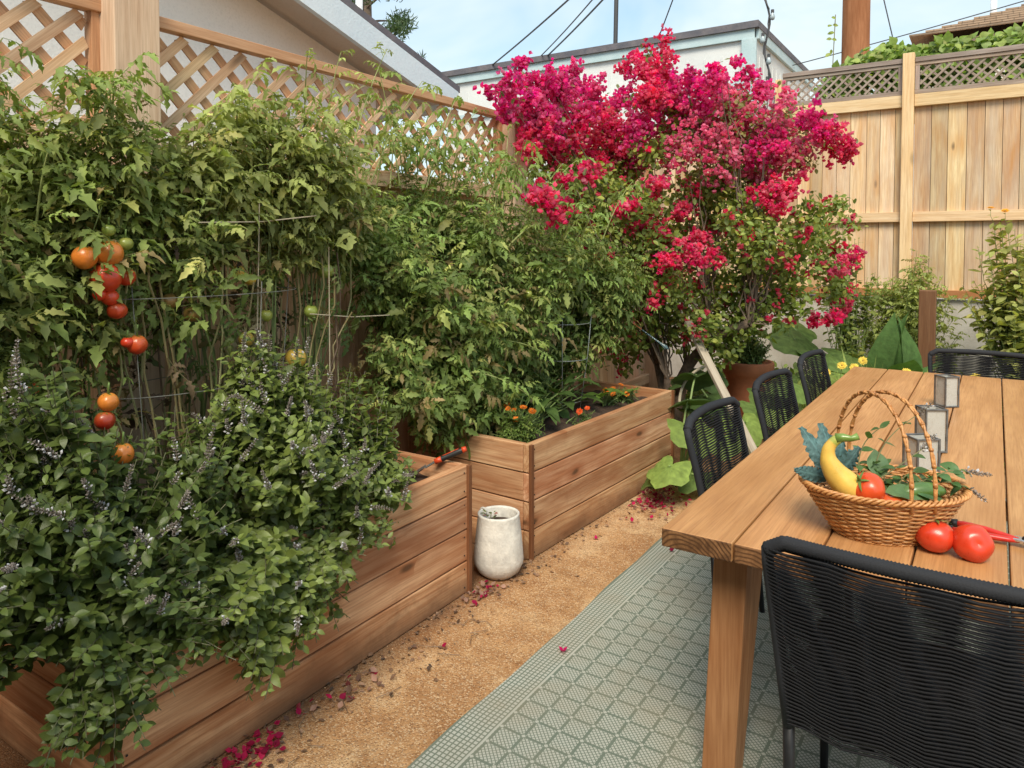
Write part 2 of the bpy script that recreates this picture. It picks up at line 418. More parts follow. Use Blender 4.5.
T_TOM = [pinnate(i, True, 3, .38, c) for i, c in enumerate((.1, .3, .5, .2, .7, -.1, .0, .4))]
T_TOM = T_TOM + [pinnate(60 + i, True, 2, .5, c) for i, c in enumerate((.2, .6))] + [pinnate(70 + i, True, 4, .3, c) for i, c in enumerate((.1, .4))]
T_SMALLPIN = [pinnate(20 + i, False, 4, .26, .3) for i in range(3)]
T_BASIL = [leaf_t((0, .17, .25, .27, .23, .13, 0), 1, f, d) for f, d in ((.3, .25), (.1, .5), (.5, .1), (.2, -.1))]
T_BOUG = [leaf_t((0, .22, .31, .24, 0), 1, f, d) for f, d in ((.3, .2), (.1, .4), (.4, -.1))]
T_STRAP = [leaf_t((.02, .04, .045, .035, .02, 0), 1, .3, d) for d in (.3, .7, 1.0)]
T_BROAD = [leaf_t((0, .17, .24, .27, .25, .18, .09, 0), 1, .22, d, .012) for d in (.25, .6)]
def bracts(seed):
    r = random.Random(seed); parts = []
    for c in range(7):
        cen = np.array([r.gauss(0, .55), r.gauss(0, .55), r.gauss(0, .55)])
        base = rotz(r.uniform(0, 6.3)) @ rotx(R(r.uniform(-80, 80)))
        for k in range(3):
            lv = leaf_t((0, .30, .36, .20, 0), 1, .35, -.35)
            rot = base @ rotz(k * 2.094) @ rotx(R(r.uniform(35, 70)))
            parts.append((xf(lv[0], r.uniform(.75, 1.1), rot, cen), lv[1]))
    return join(parts)
T_BRACT = [bracts(i) for i in range(6)]

class LB:
    """instances leaf templates into an MB with numpy"""
    def __init__(s): s.items = {}
    def put(s, key, tmpls, P, D, N, S, T):
        s.items.setdefault(key, (tmpls, []))[1].append((P, D, N, S, T))
    def one(s, key, tmpls, p, d, n, sz, t):
        s.put(key, tmpls, np.array([p]), np.array([d]), np.array([n]), np.array([sz]), np.array([t]))
    def fill(s, mb, mi=0):
        for key, (tm, lst) in s.items.items():
            P, D, N, S, T = [np.concatenate([l[i] for l in lst]) for i in range(5)]
            P = P.astype(float); D = D / (np.linalg.norm(D, axis=1)[:, None] + 1e-9)
            X = np.cross(D, N); X /= np.linalg.norm(X, axis=1)[:, None] + 1e-9; Z = np.cross(X, D)
            which = rs.randint(0, len(tm), len(P))
            for w, (tv, tf) in enumerate(tm):
                k = np.where(which == w)[0]
                if not len(k): continue
                m = len(k); nv = len(tv)
                B = np.stack([X[k], D[k], Z[k]], 1)      # rows
                V = np.einsum('vi,mij->mvj', tv, B) * S[k][:, None, None] + P[k][:, None, :]
                lo = np.concatenate([np.array(q) for q in tf]); tot = np.array([len(q) for q in tf])
                Ls = (lo[None, :] + (np.arange(m) * nv)[:, None]).ravel()
                mb.addraw(V.reshape(-1, 3), Ls, np.tile(tot, m), np.repeat(T[k], nv, 0), mi)

def tints(n, base, var=.25, yel=.25, yellow=(.30, .30, .06)):
    base = np.array(base, float); b = rs.uniform(1 - var, 1 + var, (n, 1))
    y = np.clip(rs.normal(0, yel, (n, 1)), 0, 1)
    return np.clip(base * b * (1 - y) + np.array(yellow) * b * y, 0, 1)
def unit(v): return v / (np.linalg.norm(v, axis=-1, keepdims=True) + 1e-9)
def curve3(a, b, c, n):
    t = np.linspace(0, 1, n)[:, None]; a, b, c = map(np.asarray, (a, b, c))
    return (1 - t) ** 2 * a + 2 * t * (1 - t) * b + t * t * c
def sample_blobs(blobs, n, outer=.5):
    w = np.array([b[3] ** 2 for b in blobs]); w /= w.sum(); idx = rs.choice(len(blobs), n, p=w)
    B = np.array([b[:4] for b in blobs]); d = unit(rs.normal(size=(n, 3))); r = rs.uniform(0, 1, n) ** (outer)
    return B[idx][:, :3] + d * (r * B[idx][:, 3])[:, None], idx

def leafy(mb_leaf, mb_stem, blobs, bases, n, tm, lsize, spacing, span, tint, key='l', stem_r=.003, away=(0, 0, 0), up=.35, pairs=False, yel=.2, var=.25,
          stem_tint=(.15, .2, .06), spike=None, wob=.02, yellow=(.30, .30, .06), droop=0., stem_frac=1., tipsmall=True, dry=0.):
    lb = LB(); tg, _ = sample_blobs(blobs, n)
    bases = np.array(bases, float); away = np.array(away, float); tips = []
    for i in range(n):
        t = tg[i]; bi = np.argmin(np.linalg.norm((bases - t)[:, :2], axis=1) + rs.uniform(0, .25, len(bases))); b = bases[bi] + rs.normal(0, .02, 3) * (1, 1, 0)
        mid = (b + t) / 2; mid[2] = b[2] + (t[2] - b[2]) * .62; mid[:2] = b[:2] * .6 + t[:2] * .4
        L = np.linalg.norm(t - b) + .02; npt = max(6, int(L / .07))
        p = curve3(b, mid, t, npt); p[1:] += np.cumsum(rs.normal(0, wob / 3, (npt - 1, 3)), 0)
        if rs.rand() < stem_frac:
            mb_stem.tube(p, np.linspace(stem_r * 1.6, stem_r * .5, npt), 4, np.array(stem_tint) * rs.uniform(.7, 1.25), cap=False)
        dd = unit(p[-1] - p[-2]); tips.append((p[-1], dd))
        # nodes
        seg = np.linalg.norm(np.diff(p, axis=0), axis=1); cum = np.concatenate([[0], np.cumsum(seg)]); T = cum[-1]
        s = np.arange(max(0, T - span), T, spacing)
        if not len(s): s = np.array([T])
        pos = np.stack([np.interp(s, cum, p[:, k]) for k in range(3)], 1); m = len(s)
        ax = np.stack([np.interp(s, cum, np.gradient(p[:, k])) for k in range(3)], 1); ax = unit(ax)
        ph = rs.uniform(0, 6.28) + np.arange(m) * (math.pi / 2 if pairs else 2.4)
        h = np.stack([np.cos(ph), np.sin(ph), np.zeros(m)], 1)
        h = unit(h - ax * (h * ax).sum(1, keepdims=True))
        for sg in ((1, -1) if pairs else (1,)):
            d = h * sg + ax * rs.uniform(.0, .6, (m, 1)) + away + rs.normal(0, .33, (m, 3)); d[:, 2] -= droop
            nrm = unit(np.array([0, 0, 1.]) * up + ax * .5 + away * .8 + rs.normal(0, .35, (m, 3)))
            fr = (T - s) / max(span, .01)
            sz = rs.uniform(lsize[0], lsize[1], m) * (np.clip(.45 + fr * 1.3, 0, 1) if tipsmall else 1)
            tc = tints(m, tint, var, yel, yellow); tc *= (1 + .35 * np.clip(1 - fr * 3, 0, 1))[:, None]
            if dry: k_ = rs.rand(m) < dry * (1.6 if t[2] < .9 else .7); tc[k_] = np.array((.36, .27, .12)) * rs.uniform(.5, 1.2, (k_.sum(), 1))
            lb.put(key, tm, pos, d, nrm, sz, tc)
    lb.fill(mb_leaf)
    return tips

def leaf_part(name, mb, matn, parent): return mb.build(name, matn, parent, smooth=True)

# ================================================================== SETTING
g = MB()
nx = 24
g.add([(-150, -150, 0), (150, -150, 0), (150, 150, 0), (-150, 150, 0)], [(0, 1, 2, 3)])
tag(g.build('ground', 'ground'), kind='structure', label='orange-brown decomposed granite ground of the yard')

def pebbles():
    mb = MB(); lb = LB()
    v, f = [], []
    n = 2600
    P = np.stack([rs.uniform(-1.9, -1.36, n), rs.uniform(1.0, 6.0, n), np.full(n, .001)], 1)
    D = unit(rs.normal(size=(n, 3)) * (1, 1, .2)); N = np.tile((0, 0, 1.), (n, 1))
    oc = (np.array([(-.5, 0, 0), (.5, 0, 0), (0, -.6, 0), (0, .5, 0), (.1, .1, .45), (.3, .3, .25), (-.3, -.25, .28)]), [(0, 2, 6), (2, 4, 6), (0, 6, 4), (2, 1, 4), (1, 5, 4), (1, 3, 5), (3, 4, 5), (3, 0, 4)])
    S = rs.uniform(.0015, .0055, n) * np.where(rs.rand(n) < .04, 2.2, 1); b = rs.uniform(.4, 1.25, (n, 1))
    T = np.array([.48, .29, .16]) * b
    lb.put('p', [oc], P, D, N, S, np.clip(T, 0, .75)); lb.fill(mb)
    o = mb.build('gravel', plain('pebble', (1, 1, 1), .9, tinted=True, nscale=200)); tag(o, 'fine loose gravel scattered over the sandy path', 'gravel', kind='stuff')
pebbles()

# rug
g = MB(); gx, gy = 40, 110
V = []
for j in range(gy + 1):
    for i in range(gx + 1):
        x, y = 2.6 * (i / gx) ** 1.6, 5.5 * j / gy
        ex = math.exp(-x * 9)
        V.append((x + ex * (.005 * math.sin(y * 3.1) + .003 * math.sin(y * 11 + 1)), y, .0065 + .0018 * math.sin(x * 7 + y * 2.3) * math.sin(y * 5.1) + ex * .002 * (1 + math.sin(y * 6.3))))
F = [(j * (gx + 1) + i, j * (gx + 1) + i + 1, (j + 1) * (gx + 1) + i + 1, (j + 1) * (gx + 1) + i) for j in range(gy) for i in range(gx)]
n0 = len(V); V += [(V[j * (gx + 1)][0], V[j * (gx + 1)][1], -.001) for j in range(gy + 1)]
F += [(j * (gx + 1), (j + 1) * (gx + 1), n0 + j + 1, n0 + j) for j in range(gy)]
g.add(V, F)
tag(g.build('outdoor_rug', 'rug', loc=(-1.362, -.3, .002)), 'sage green and cream woven rug with squares, lying under the table', 'rug')

# ---------------- planters
def planter(name, L, W, rz, loc, label, slats=4, H=.56):
    e = empty(name, loc, rz, label=label, cat='planter box', group='raised wooden planter boxes')
    bh = H / slats; th = .038
    # local: x to the back is negative, front face at x=0, y along
    def side(nm, boards): return boards.build(nm, 'planter', e, bevel=.0035)
    fr = MB(); bk = MB(); n1 = MB(); n2 = MB()
    for k in range(slats):
        z = bh * (k + .5)
        fr.box((-th / 2 + U(-.0015, .0015), L / 2, z), (th, L - .004, bh - .0065), ax=1)
        bk.box((-W + th / 2, L / 2, z), (th, L, bh - .004), ax=1)
        n1.box((-W / 2, th / 2 + U(-.0015, .0015), z), (W - 2 * th - .004, th, bh - .0065), ax=0)
        n2.box((-W / 2, L - th / 2, z), (W - 2 * th - .004, th, bh - .0065), ax=0)
    side('front_board_wall', fr); side('back_board_wall', bk); side('end_board_wall', n1); side('end_board_wall', n2)
    for yy in (.012, L - .012):
        c = MB(); c.box((.004, yy, H / 2), (.016, .024, H - .004), ax=2, tint=(.8, .8, .8)); c.build('corner_post', 'planter_dark', e, bevel=.002)
    s = MB(); nn = 24
    X = np.linspace(-W + th, -th, nn); Y = np.linspace(th, L - th, nn * 2)
    V = [(x, y, H - .075 + .022 * math.sin(x * 19 + y * 7) * math.cos(y * 11) + U(-.008, .008)) for y in Y for x in X]
    F = [(j * nn + i, j * nn + i + 1, (j + 1) * nn + i + 1, (j + 1) * nn + i) for j in range(nn * 2 - 1) for i in range(nn - 1)]
    s.add(V, F); s.build('soil', 'soil', e, smooth=True)
    # screw heads
    for k in range(slats):
        for yy in (.022, L - .022):
            for dz in (-.04, .04):
                q = MB(); q.lathe([(0, .0012), (.0032, .0012), (.0036, 0)], (.0006, yy + (.02 if yy < .5 else -.02), bh * (k + .5) + dz), 8, rot=roty(R(90))); q.build('screw_head', 'frame', e)
    return e
planter('planter_box', 1.56, .72, 0, (-1.86, .975, 0), 'low cedar planter box under the flowering basil bushes, trowel hooked on its end')
planter('planter_box', 1.66, .74, R(-3.2), (-1.80, 2.93, 0), 'cedar planter box behind the white pot, marigolds and tomato cage in it')

# ---------------- left fence (plane x=-2.7)
def lattice(e, x0, x1, z0, z1, place, sw, pitch, th, material, name='lattice_panel', bev=.0015):
    """diagonal strips clipped to a rectangle; place(u,z,depth)->xyz"""
    mb = MB()
    W, H = x1 - x0, z1 - z0
    for layer, sg in ((0, 1), (1, -1)):
        step = pitch * math.sqrt(2); k = -H
        while k < W + H:
            # centre line u = k + sg*(z) ; clip
            pts = []
            for zc in (0, H):
                u = k + zc if sg > 0 else k + (H - zc); pts.append([u, zc])
            (u0, a0), (u1, a1) = pts
            k += step
            t0, t1 = 0., 1.
            du = u1 - u0
            for lo, hi in ((0, W),):
                ta, tb = (lo - u0) / du, (hi - u0) / du
                if ta > tb: ta, tb = tb, ta
                t0 = max(t0, ta); t1 = min(t1, tb)
            if t1 - t0 < .03: continue
            A = np.array([u0 + du * t0, H * t0]); B = np.array([u0 + du * t1, H * t1])
            d = unit(B - A); nrm = np.array([-d[1], d[0]]) * sw / 2
            dep0 = layer * th; V = []
            for dep in (dep0, dep0 + th - .001):
                for q in (A - nrm, B - nrm, B + nrm, A + nrm):
                    q = np.array([min(max(q[0], 0), W), min(max(q[1], 0), H)])
                    V.append(place(x0 + q[0], z0 + q[1], dep))
            Lh = np.linalg.norm(B - A); off = U(-30, 30); ov = U(.1, .5); gw = [(off, ov - sw / 2), (off + Lh, ov - sw / 2), (off + Lh, ov + sw / 2), (off, ov + sw / 2)]
            G = [(a, b_, dd) for dd in (0, th) for a, b_ in gw]
            b = U(.85, 1.1); bb = (1, 1, 1) if layer == 0 else (.86, .72, .62)
            if name != 'lattice_panel' or material != 'fence_new': bb = (1, 1, 1)
            mb.add(V, [(0, 1, 2, 3), (7, 6, 5, 4), (0, 4, 5, 1), (1, 5, 6, 2), (2, 6, 7, 3), (3, 7, 4, 0)], G, (b * bb[0], b * U(.96, 1.02) * bb[1], b * U(.92, 1.02) * bb[2]))
    return mb.build(name, material, e)

def left_fence():
    e = empty('lattice_fence', (-2.7, 0, 0), label='new reddish cedar fence with diagonal lattice top behind the tomato plants', cat='fence')
    ys = [-1.1, 1.50, 4.09, 6.6]
    H = 2.37
    for i, y in enumerate(ys):
        p = MB(); p.box((.045, y, 1.24 if i != 2 else 1.215), (.15, .17 if i == 1 else .15, 2.48 if i == 1 else 2.43), ax=2, tint=(1, 1, 1)); p.build('post', 'post_pale', e, bevel=.004)
    for i in range(3):
        a, b = ys[i] + .085, ys[i + 1] - .077
        r = MB()
        r.box((.012, (a + b) / 2, H - .01), (.05, b - a, .045), ax=1, tint=(.8, .68, .6)); r.build('top_rail', 'fence_new', e, bevel=.003)
        r = MB(); r.box((.012, (a + b) / 2, 1.86), (.05, b - a, .085), ax=1); r.build('mid_rail', 'fence_new', e, bevel=.003)
        r = MB(); r.box((.012, (a + b) / 2, .25), (.05, b - a, .09), ax=1); r.build('bottom_rail', 'fence_new', e, bevel=.003)
        for y in (a + .019, b - .019):
            r = MB(); r.box((.0, y, 2.125), (.05, .036, .44), ax=2, tint=(.85, .7, .6)); r.build('lattice_stile', 'fence_new', e, bevel=.002)
        lattice(e, a + .038, b - .038, 1.904, H - .034, lambda u, z, d: (-.014 + .012 - d + .008, u, z), .050, .097, .009, 'fence_new')
        bd = MB(); y = a; k = 0
        while y < b - .02:
            w = min(.139, b - y); bd.box((-.026, y + w / 2, .94), (.018, w - .004, 1.82), ax=2); y += w
        bd.build('board_panel', 'fence_new', e, bevel=.002)
left_fence()

# ---------------- right (far) fence plane y=8 on a concrete wall
def far_fence():
    w = MB(); w.box((1.2, 8.12, .5), (9., .2, 1.0), tint=(1, 1, 1)); o = w.build('retaining_wall', 'concrete', bevel=.01); tag(o, 'pale rendered concrete wall under the tall far fence', 'wall')
    e = empty('board_fence', (0, 8, 1.0), label='tall pale board fence with narrow grey lattice on the concrete wall', cat='fence')
    y0 = 0.
    posts = [-1.84, -.645, 1.80, 4.2]
    for i, x in enumerate(posts):
        p = MB(); p.box((x, -.02, 1.17 if i else 1.13), (.10 if i else .06, .10, 2.35 if i else 2.22), ax=2, tint=(1.02, 1, .95)); p.build('post', 'fence_rail', e, bevel=.004)
    spans = [(-1.81, -.695), (-.595, 1.75), (1.85, 4.15), (-4.4, -1.87)]
    for si, (a, b) in enumerate(spans):
        c = (a + b) / 2; L = b - a - .004
        if si < 3:
            r = MB(); r.box((c, .0, 1.90), (L, .05, .115), ax=0); r.build('top_rail', 'fence_rail', e, bevel=.003)
            r = MB(); r.box((c, .015, 2.285), (L, .075, .045), ax=0, tint=(.95, .95, .98)); r.build('cap_rail', 'grey_wood', e, bevel=.003)
            r = MB(); r.box((c, .01, 2.245), (L, .04, .03), ax=0); r.box((c, .01, 1.982), (L, .04, .04), ax=0)
            r.box((a + .022, .01, 2.115), (.036, .04, .225), ax=2); r.box((b - .022, .01, 2.115), (.036, .04, .225), ax=2); r.build('lattice_frame', 'grey_wood', e)
            lattice(e, a + .04, b - .04, 2.003, 2.229, lambda u, z, d: (u, .0 + d, z), .026, .062, .008, 'grey_wood')
        r = MB(); r.box((c, .0, .79), (L, .05, .095), ax=0); r.build('mid_rail', 'fence_rail', e, bevel=.003)
        r = MB(); r.box((c, .0, .055), (L, .05, .075), ax=0, tint=(.55, .33, .22)); r.build('kick_board', 'fence_rail', e, bevel=.003)
        bd = MB(); x = a
        while x < b - .01:
            ww = min(U(.115, .16), b - x); t = U(.72, 1.16); bd.box((x + ww / 2, .035 + U(-.002, .002), .97), (ww - .004, .018, 1.84), ax=2, tint=(t, t * U(.94, 1.01), t * U(.86, 1.02))); x += ww
        bd.build('board_panel', 'fence_far', e, bevel=.0015)
        bk = MB(); bk.box(((a + b) / 2, .056, .97), (b - a, .012, 1.84), ax=2, tint=(.3, .25, .2)); bk.build('gap_backing', 'fence_far', e)  # added dark sheet, stops light showing through the board gaps
far_fence()

# ---------------- shed
def shed():
    e = empty('neighbor_shed', (-2.62, 10, 0), label='white flat-roofed building with pale blue trim behind the bougainvillea', cat='building')
    H = 4.49; W = 5.2; Dp = 3.6
    w = MB(); w.box((-W / 2, Dp / 2, H / 2 - .1), (W, Dp, H - .2), tint=(1, 1, 1)); w.build('wall', 'shedwhite', e)
    g_ = MB()
    x = -.2
    while x > -W: g_.box((x, -.006, H / 2 - .2), (.022, .014, H - .4), tint=(1, 1, 1)); x -= .24
    y = .2
    while y < Dp: g_.box((.006, y, H / 2 - .2), (.014, .022, H - .4), tint=(.8, .82, .84)); y += .24
    g_.build('batten', 'shedwhite', e)
    t = MB(); t.box((-W / 2, -.03, H - .155), (W, .04, .13)); t.build('fascia', 'shedtrim', e)
    t = MB(); t.box((.03, Dp / 2, H - .155), (.04, Dp, .13)); t.build('fascia', 'shedtrim', e)
    t = MB(); t.box((-W / 2, -.03, H - .80), (W - .3, .035, .07)); t.build('trim_band', 'shedtrim', e)
    t = MB(); t.box((.03, Dp / 2, H - .80), (.035, Dp, .06), tint=(.8, .8, .8)); t.build('trim_band', 'shedtrim', e)
    t = MB(); t.box((-.07, -.035, H / 2 - .11), (.19, .05, H - .22)); t.build('corner_trim', 'shedtrim', e)
    t = MB(); t.box((-W / 2, Dp / 2 - .02, H - .045), (W + .12, Dp + .14, .09)); t.build('roof', 'roofedge', e)
    for px_ in (-3.1, -4.25):
        t = MB(); t.lathe([(.0, .10), (.11, .10), (.11, .07), (.06, .06), (.06, 0)], (px_, .4, H), 14); t.build('roof_vent', 'roofedge', e)
    m = MB(); m.tube([(-2.13, .2, H - .1), (-2.1, .2, H + 1.6)], .035, 8); tag(m.build('antenna_mast', 'cable', loc=(-2.62, 10, 0)), 'thin dark mast rising from the white building roof', 'mast')
shed()

# ---------------- house on the left
def house():
    e = empty('neighbor_house', (-4.07, 0, 0), label='beige stucco house with pale blue sloping eave behind the left fence', cat='house')
    # eave line: at x=-3.7 top passes (y 3.568,z3.16) & (4.845,z 2.80): slope
    def zr(y): return 3.175 - .29 * (y - 3.568)
    ye, yr = 4.86, -1.4
    w = MB()
    V = [(0, -7, 0), (0, 4.3, 0), (0, 4.3, zr(4.3) - .16), (0, yr, zr(yr) - .16), (0, -7, zr(yr) - .16 - 1.6)]
    V2 = [(x - 6, y, z) for x, y, z in V]
    w.add(V + V2, [(0, 1, 2, 3, 4), (9, 8, 7, 6, 5), (1, 6, 7, 2)]); w.build('wall', 'stucco', e)
    # roof slab  x from -.0 -6 to +.6
    def slab(x0, x1, ya, yb, dz0, dz1, name, matn):
        m = MB(); c = []
        for x in (x0, x1):
            for y in (ya, yb):
                for dz in (dz0, dz1): c.append((x, y, zr(y) + dz))
        m.add(c, [(0, 1, 3, 2), (4, 6, 7, 5), (0, 4, 5, 1), (2, 3, 7, 6), (0, 2, 6, 4), (1, 5, 7, 3)]); return m.build(name, matn, e)
    slab(-6, .41, yr, ye, -.03, .02, 'roof', 'roofedge')
    slab(.37, .41, yr, ye - .02, -.23, -.033, 'fascia', 'bluetrim')
    slab(-6, .367, yr, ye - .05, -.13, -.10, 'soffit', 'soffit')
    slab(-6, .367, ye - .05, ye - .01, -.19, -.033, 'gutter', 'bluetrim')
    for yy, rr in ((4.79, .028), (5.01, .033)):
        m = MB(); m.tube([(-.53, yy - .35, 2.7), (-.53, yy - .35, 4.2)], rr, 12); m.build('vent_pipe', 'vent_pipe', e, smooth=True)
house()

# ---------------- house far right, shingle roof
def far_house():
    e = empty('neighbor_house', (0, 14, 0), label='house with brown shingle roof beyond the ivy at far right', cat='house')
    w = MB(); w.box((3.4, 4.2, 2.6), (8.6, 5.8, 5.2), tint=(1, 1, 1)); w.build('wall', 'stucco', e)
    m = MB(); V = [(-1.2, .8, 5.22), (8, .8, 5.22), (8, 4.2, 6.7), (2.6, 4.2, 6.7)]
    V += [(-1.2, 7.6, 5.22), (8, 7.6, 5.22)]
    m.add(V, [(0, 1, 2, 3), (5, 4, 3, 2), (0, 3, 4)]); m.build('roof', 'shingle', e)
    # rows of shingle edges
    s = MB()
    for k in range(16):
        t = k / 16; z = 5.22 + 1.48 * t; y = .8 + 3.4 * t; x0 = -1.2 + 3.8 * t
        s.box(((x0 + 8) / 2, y - .02, z + .01), (8 - x0, .05, .03), ax=0)
    s.build('shingle_course', 'shingle', e)
    v = MB(); v.tube([(.05, 3.5, 5.5), (.05, 3.5, 6.55)], .06, 10); v.build('vent_pipe', 'vent_pipe', e, smooth=True)
far_house()

def added_shade_wall():  # added unseen wall, blocks sky light to darken the near left corner
    e = empty('added_shade_wall', (-2., -1.4, 0), label='added unseen wall behind the viewer that dims the near left corner', cat='house')
    w = MB(); w.box((0, -.1, 1.6), (8., .2, 3.2), tint=(.5, .47, .42)); w.build('wall', 'shade_wall_dark', e)
M['shade_wall_dark'] = mk_stucco('shade_stucco', (.20, .17, .13), (.24, .2, .16))
added_shade_wall()
# pole, wires, string lights
m = MB(); n = 30
m_pts = [(-1.485 + .004 * z, 10.5, z) for z in np.linspace(0, 7.5, 12)]
m.tube(m_pts, np.linspace(.185, .155, 12), 20)
m.g[-1] = np.stack([m.v[-1][:, 2], (m.v[-1][:, 0] + 1.485) , m.v[-1][:, 1] - 10.5], 1)
tag(m.build('utility_pole', 'pole', smooth=True), 'thick reddish wooden utility pole behind the far fence', 'pole')
def wire(a, b, sag, label, r=.009):
    a, b = np.array(a, float), np.array(b, float); t = np.linspace(0, 1, 14)[:, None]
    p = a * (1 - t) + b * t; p[:, 2] -= (4 * sag * t * (1 - t))[:, 0]
    m = MB(); m.tube(p, r, 5); tag(m.build('overhead_wire', 'cable'), label, 'wire', 'overhead wires')
def ext(a, b, k): a, b = np.array(a), np.array(b); return tuple(a + (b - a) * k)
wire((-6.91, 10, 4.47), ext((-6.91, 10, 4.47), (-4.335, 8, 4.6), 1.8), .05, 'leftmost overhead wire, rising from the end of the white building roof', .012)
wire((-5.95, 10, 4.5), ext((-5.95, 10, 4.5), (-4.06, 8, 4.5), 1.8), .05, 'overhead wire, upper of the close pair rising left of the mast', .009)
wire((-5.84, 10, 4.48), ext((-5.84, 10, 4.48), (-3.93, 8, 4.46), 1.8), .04, 'overhead wire, lower of the close pair rising left of the mast', .012)
wire((-4.03, 10.1, 4.5), ext((-4.03, 10.1, 4.5), (-3.594, 9.5, 4.816), 3), .03, 'short steep wire above the tallest bougainvillea spray')
wire((-1.09, 11.0, 4.3), ext((-1.09, 11.0, 4.388), (-1.187, 11, 4.8), 3), .0, 'near-vertical wire just right of the utility pole', .008)
wire((-2.76, 12, 4.3), ext((-2.76, 12, 4.34), (-.356, 12, 4.723), 2.2), .04, 'long low wire passing behind the ivy to the shingle roof', .008)
def string_lights():
    e = empty('string_lights', (-2.1, 8.6, 3.2), label='black string of light bulbs hanging beside the white building corner', cat='string lights')
    m = MB(); pts = [(.03 * math.sin(z * 9) + .02 * (z), .01 * math.cos(z * 7), z) for z in np.linspace(0, 2.4, 30)]
    pts = [(p[0] - .05 * p[2], p[1], p[2]) for p in pts]; m.tube(pts, .012, 6)
    m.tube([(p[0] + .015 * math.sin(i * 1.7), p[1] - .02, p[2]) for i, p in enumerate(pts)], .007, 5); m.build('cord', 'cable', e)
    for i in range(2, 29, 3):
        p = pts[i]; s_ = 1 if i % 2 else -1
        b = MB(); b.lathe([(0, -.055), (.022, -.045), (.03, -.02), (.02, .01), (.014, .03)], (p[0] + .035 * s_, p[1] - .02, p[2]), 10, rot=None); bo = b.build('bulb', 'bulb', e, smooth=True)
        b = MB(); b.lathe([(.016, .03), (.018, .03), (.018, .065), (0, .07)], (p[0] + .035 * s_, p[1] - .02, p[2]), 8); b.build('socket', 'cable', bo)
string_lights()

# ================================================================== FURNITURE
def table():
    e = empty('dining_table', (-.715, 1.835, 0), R(-.6), label='long teak plank table carrying the wicker basket', cat='table')
    t = MB(); pw, gp, L, th = .1935, .005, 3.17, .05
    for k in range(5):
        b = .94 + .1 * random.random()
        t.box((pw * k + pw / 2 - .0, L / 2 + U(-.001, .001), .75 - th / 2), (pw - gp, L, th), ax=1, tint=(b, b * U(.97, 1.02), b), ends=1)
    t.build('tabletop', ['table', 'table_end'], e, bevel=.004)
    W = pw * 5
    def leg(x, y, sx, sy):
        # tapered leg splayed outwards, wide in y at the top
        m = MB(); tp = .698
        ox, oy = -sx * .0, 0
        def q(cx, cy, hx, hy, z): return [(cx - hx, cy - hy, z), (cx + hx, cy - hy, z), (cx + hx, cy + hy, z), (cx - hx, cy + hy, z)]
        bot = q(x + sx * .035, y + sy * .05, .046, .045, 0); top = q(x, y, .046, .10, tp)
        V = bot + top
        G = [(v[2] + 3 * x, v[0] - x, v[1] - y) for v in V]
        m.add(V, [(3, 2, 1, 0), (4, 5, 6, 7), (0, 1, 5, 4), (1, 2, 6, 5), (2, 3, 7, 6), (3, 0, 4, 7)], G, (1, 1, 1)); m.build('leg', 'leg_wood', e, bevel=.004)
    for x, sx in ((.145, -1), (W - .145, 1)):
        for y, sy in ((.25, -1), (L - .25, 1)): leg(x, y, sx, sy)
    a = MB(); a.box((W / 2, .25, .655), (W - .39, .05, .085), ax=0); a.build('apron', 'leg_wood', e, bevel=.003)
    a = MB(); a.box((W / 2, L - .25, .655), (W - .39, .05, .085), ax=0); a.build('apron', 'leg_wood', e, bevel=.003)
    a = MB(); a.box((W / 2, L / 2, .60), (.07, L - .56, .05), ax=1); a.build('stretcher', 'leg_wood', e, bevel=.003)
    for yy in (.9, 1.6, 2.3):
        a = MB(); a.box((W / 2, yy, .685), (W - .08, .06, .028), ax=0); a.build('cleat', 'leg_wood', e)
table()

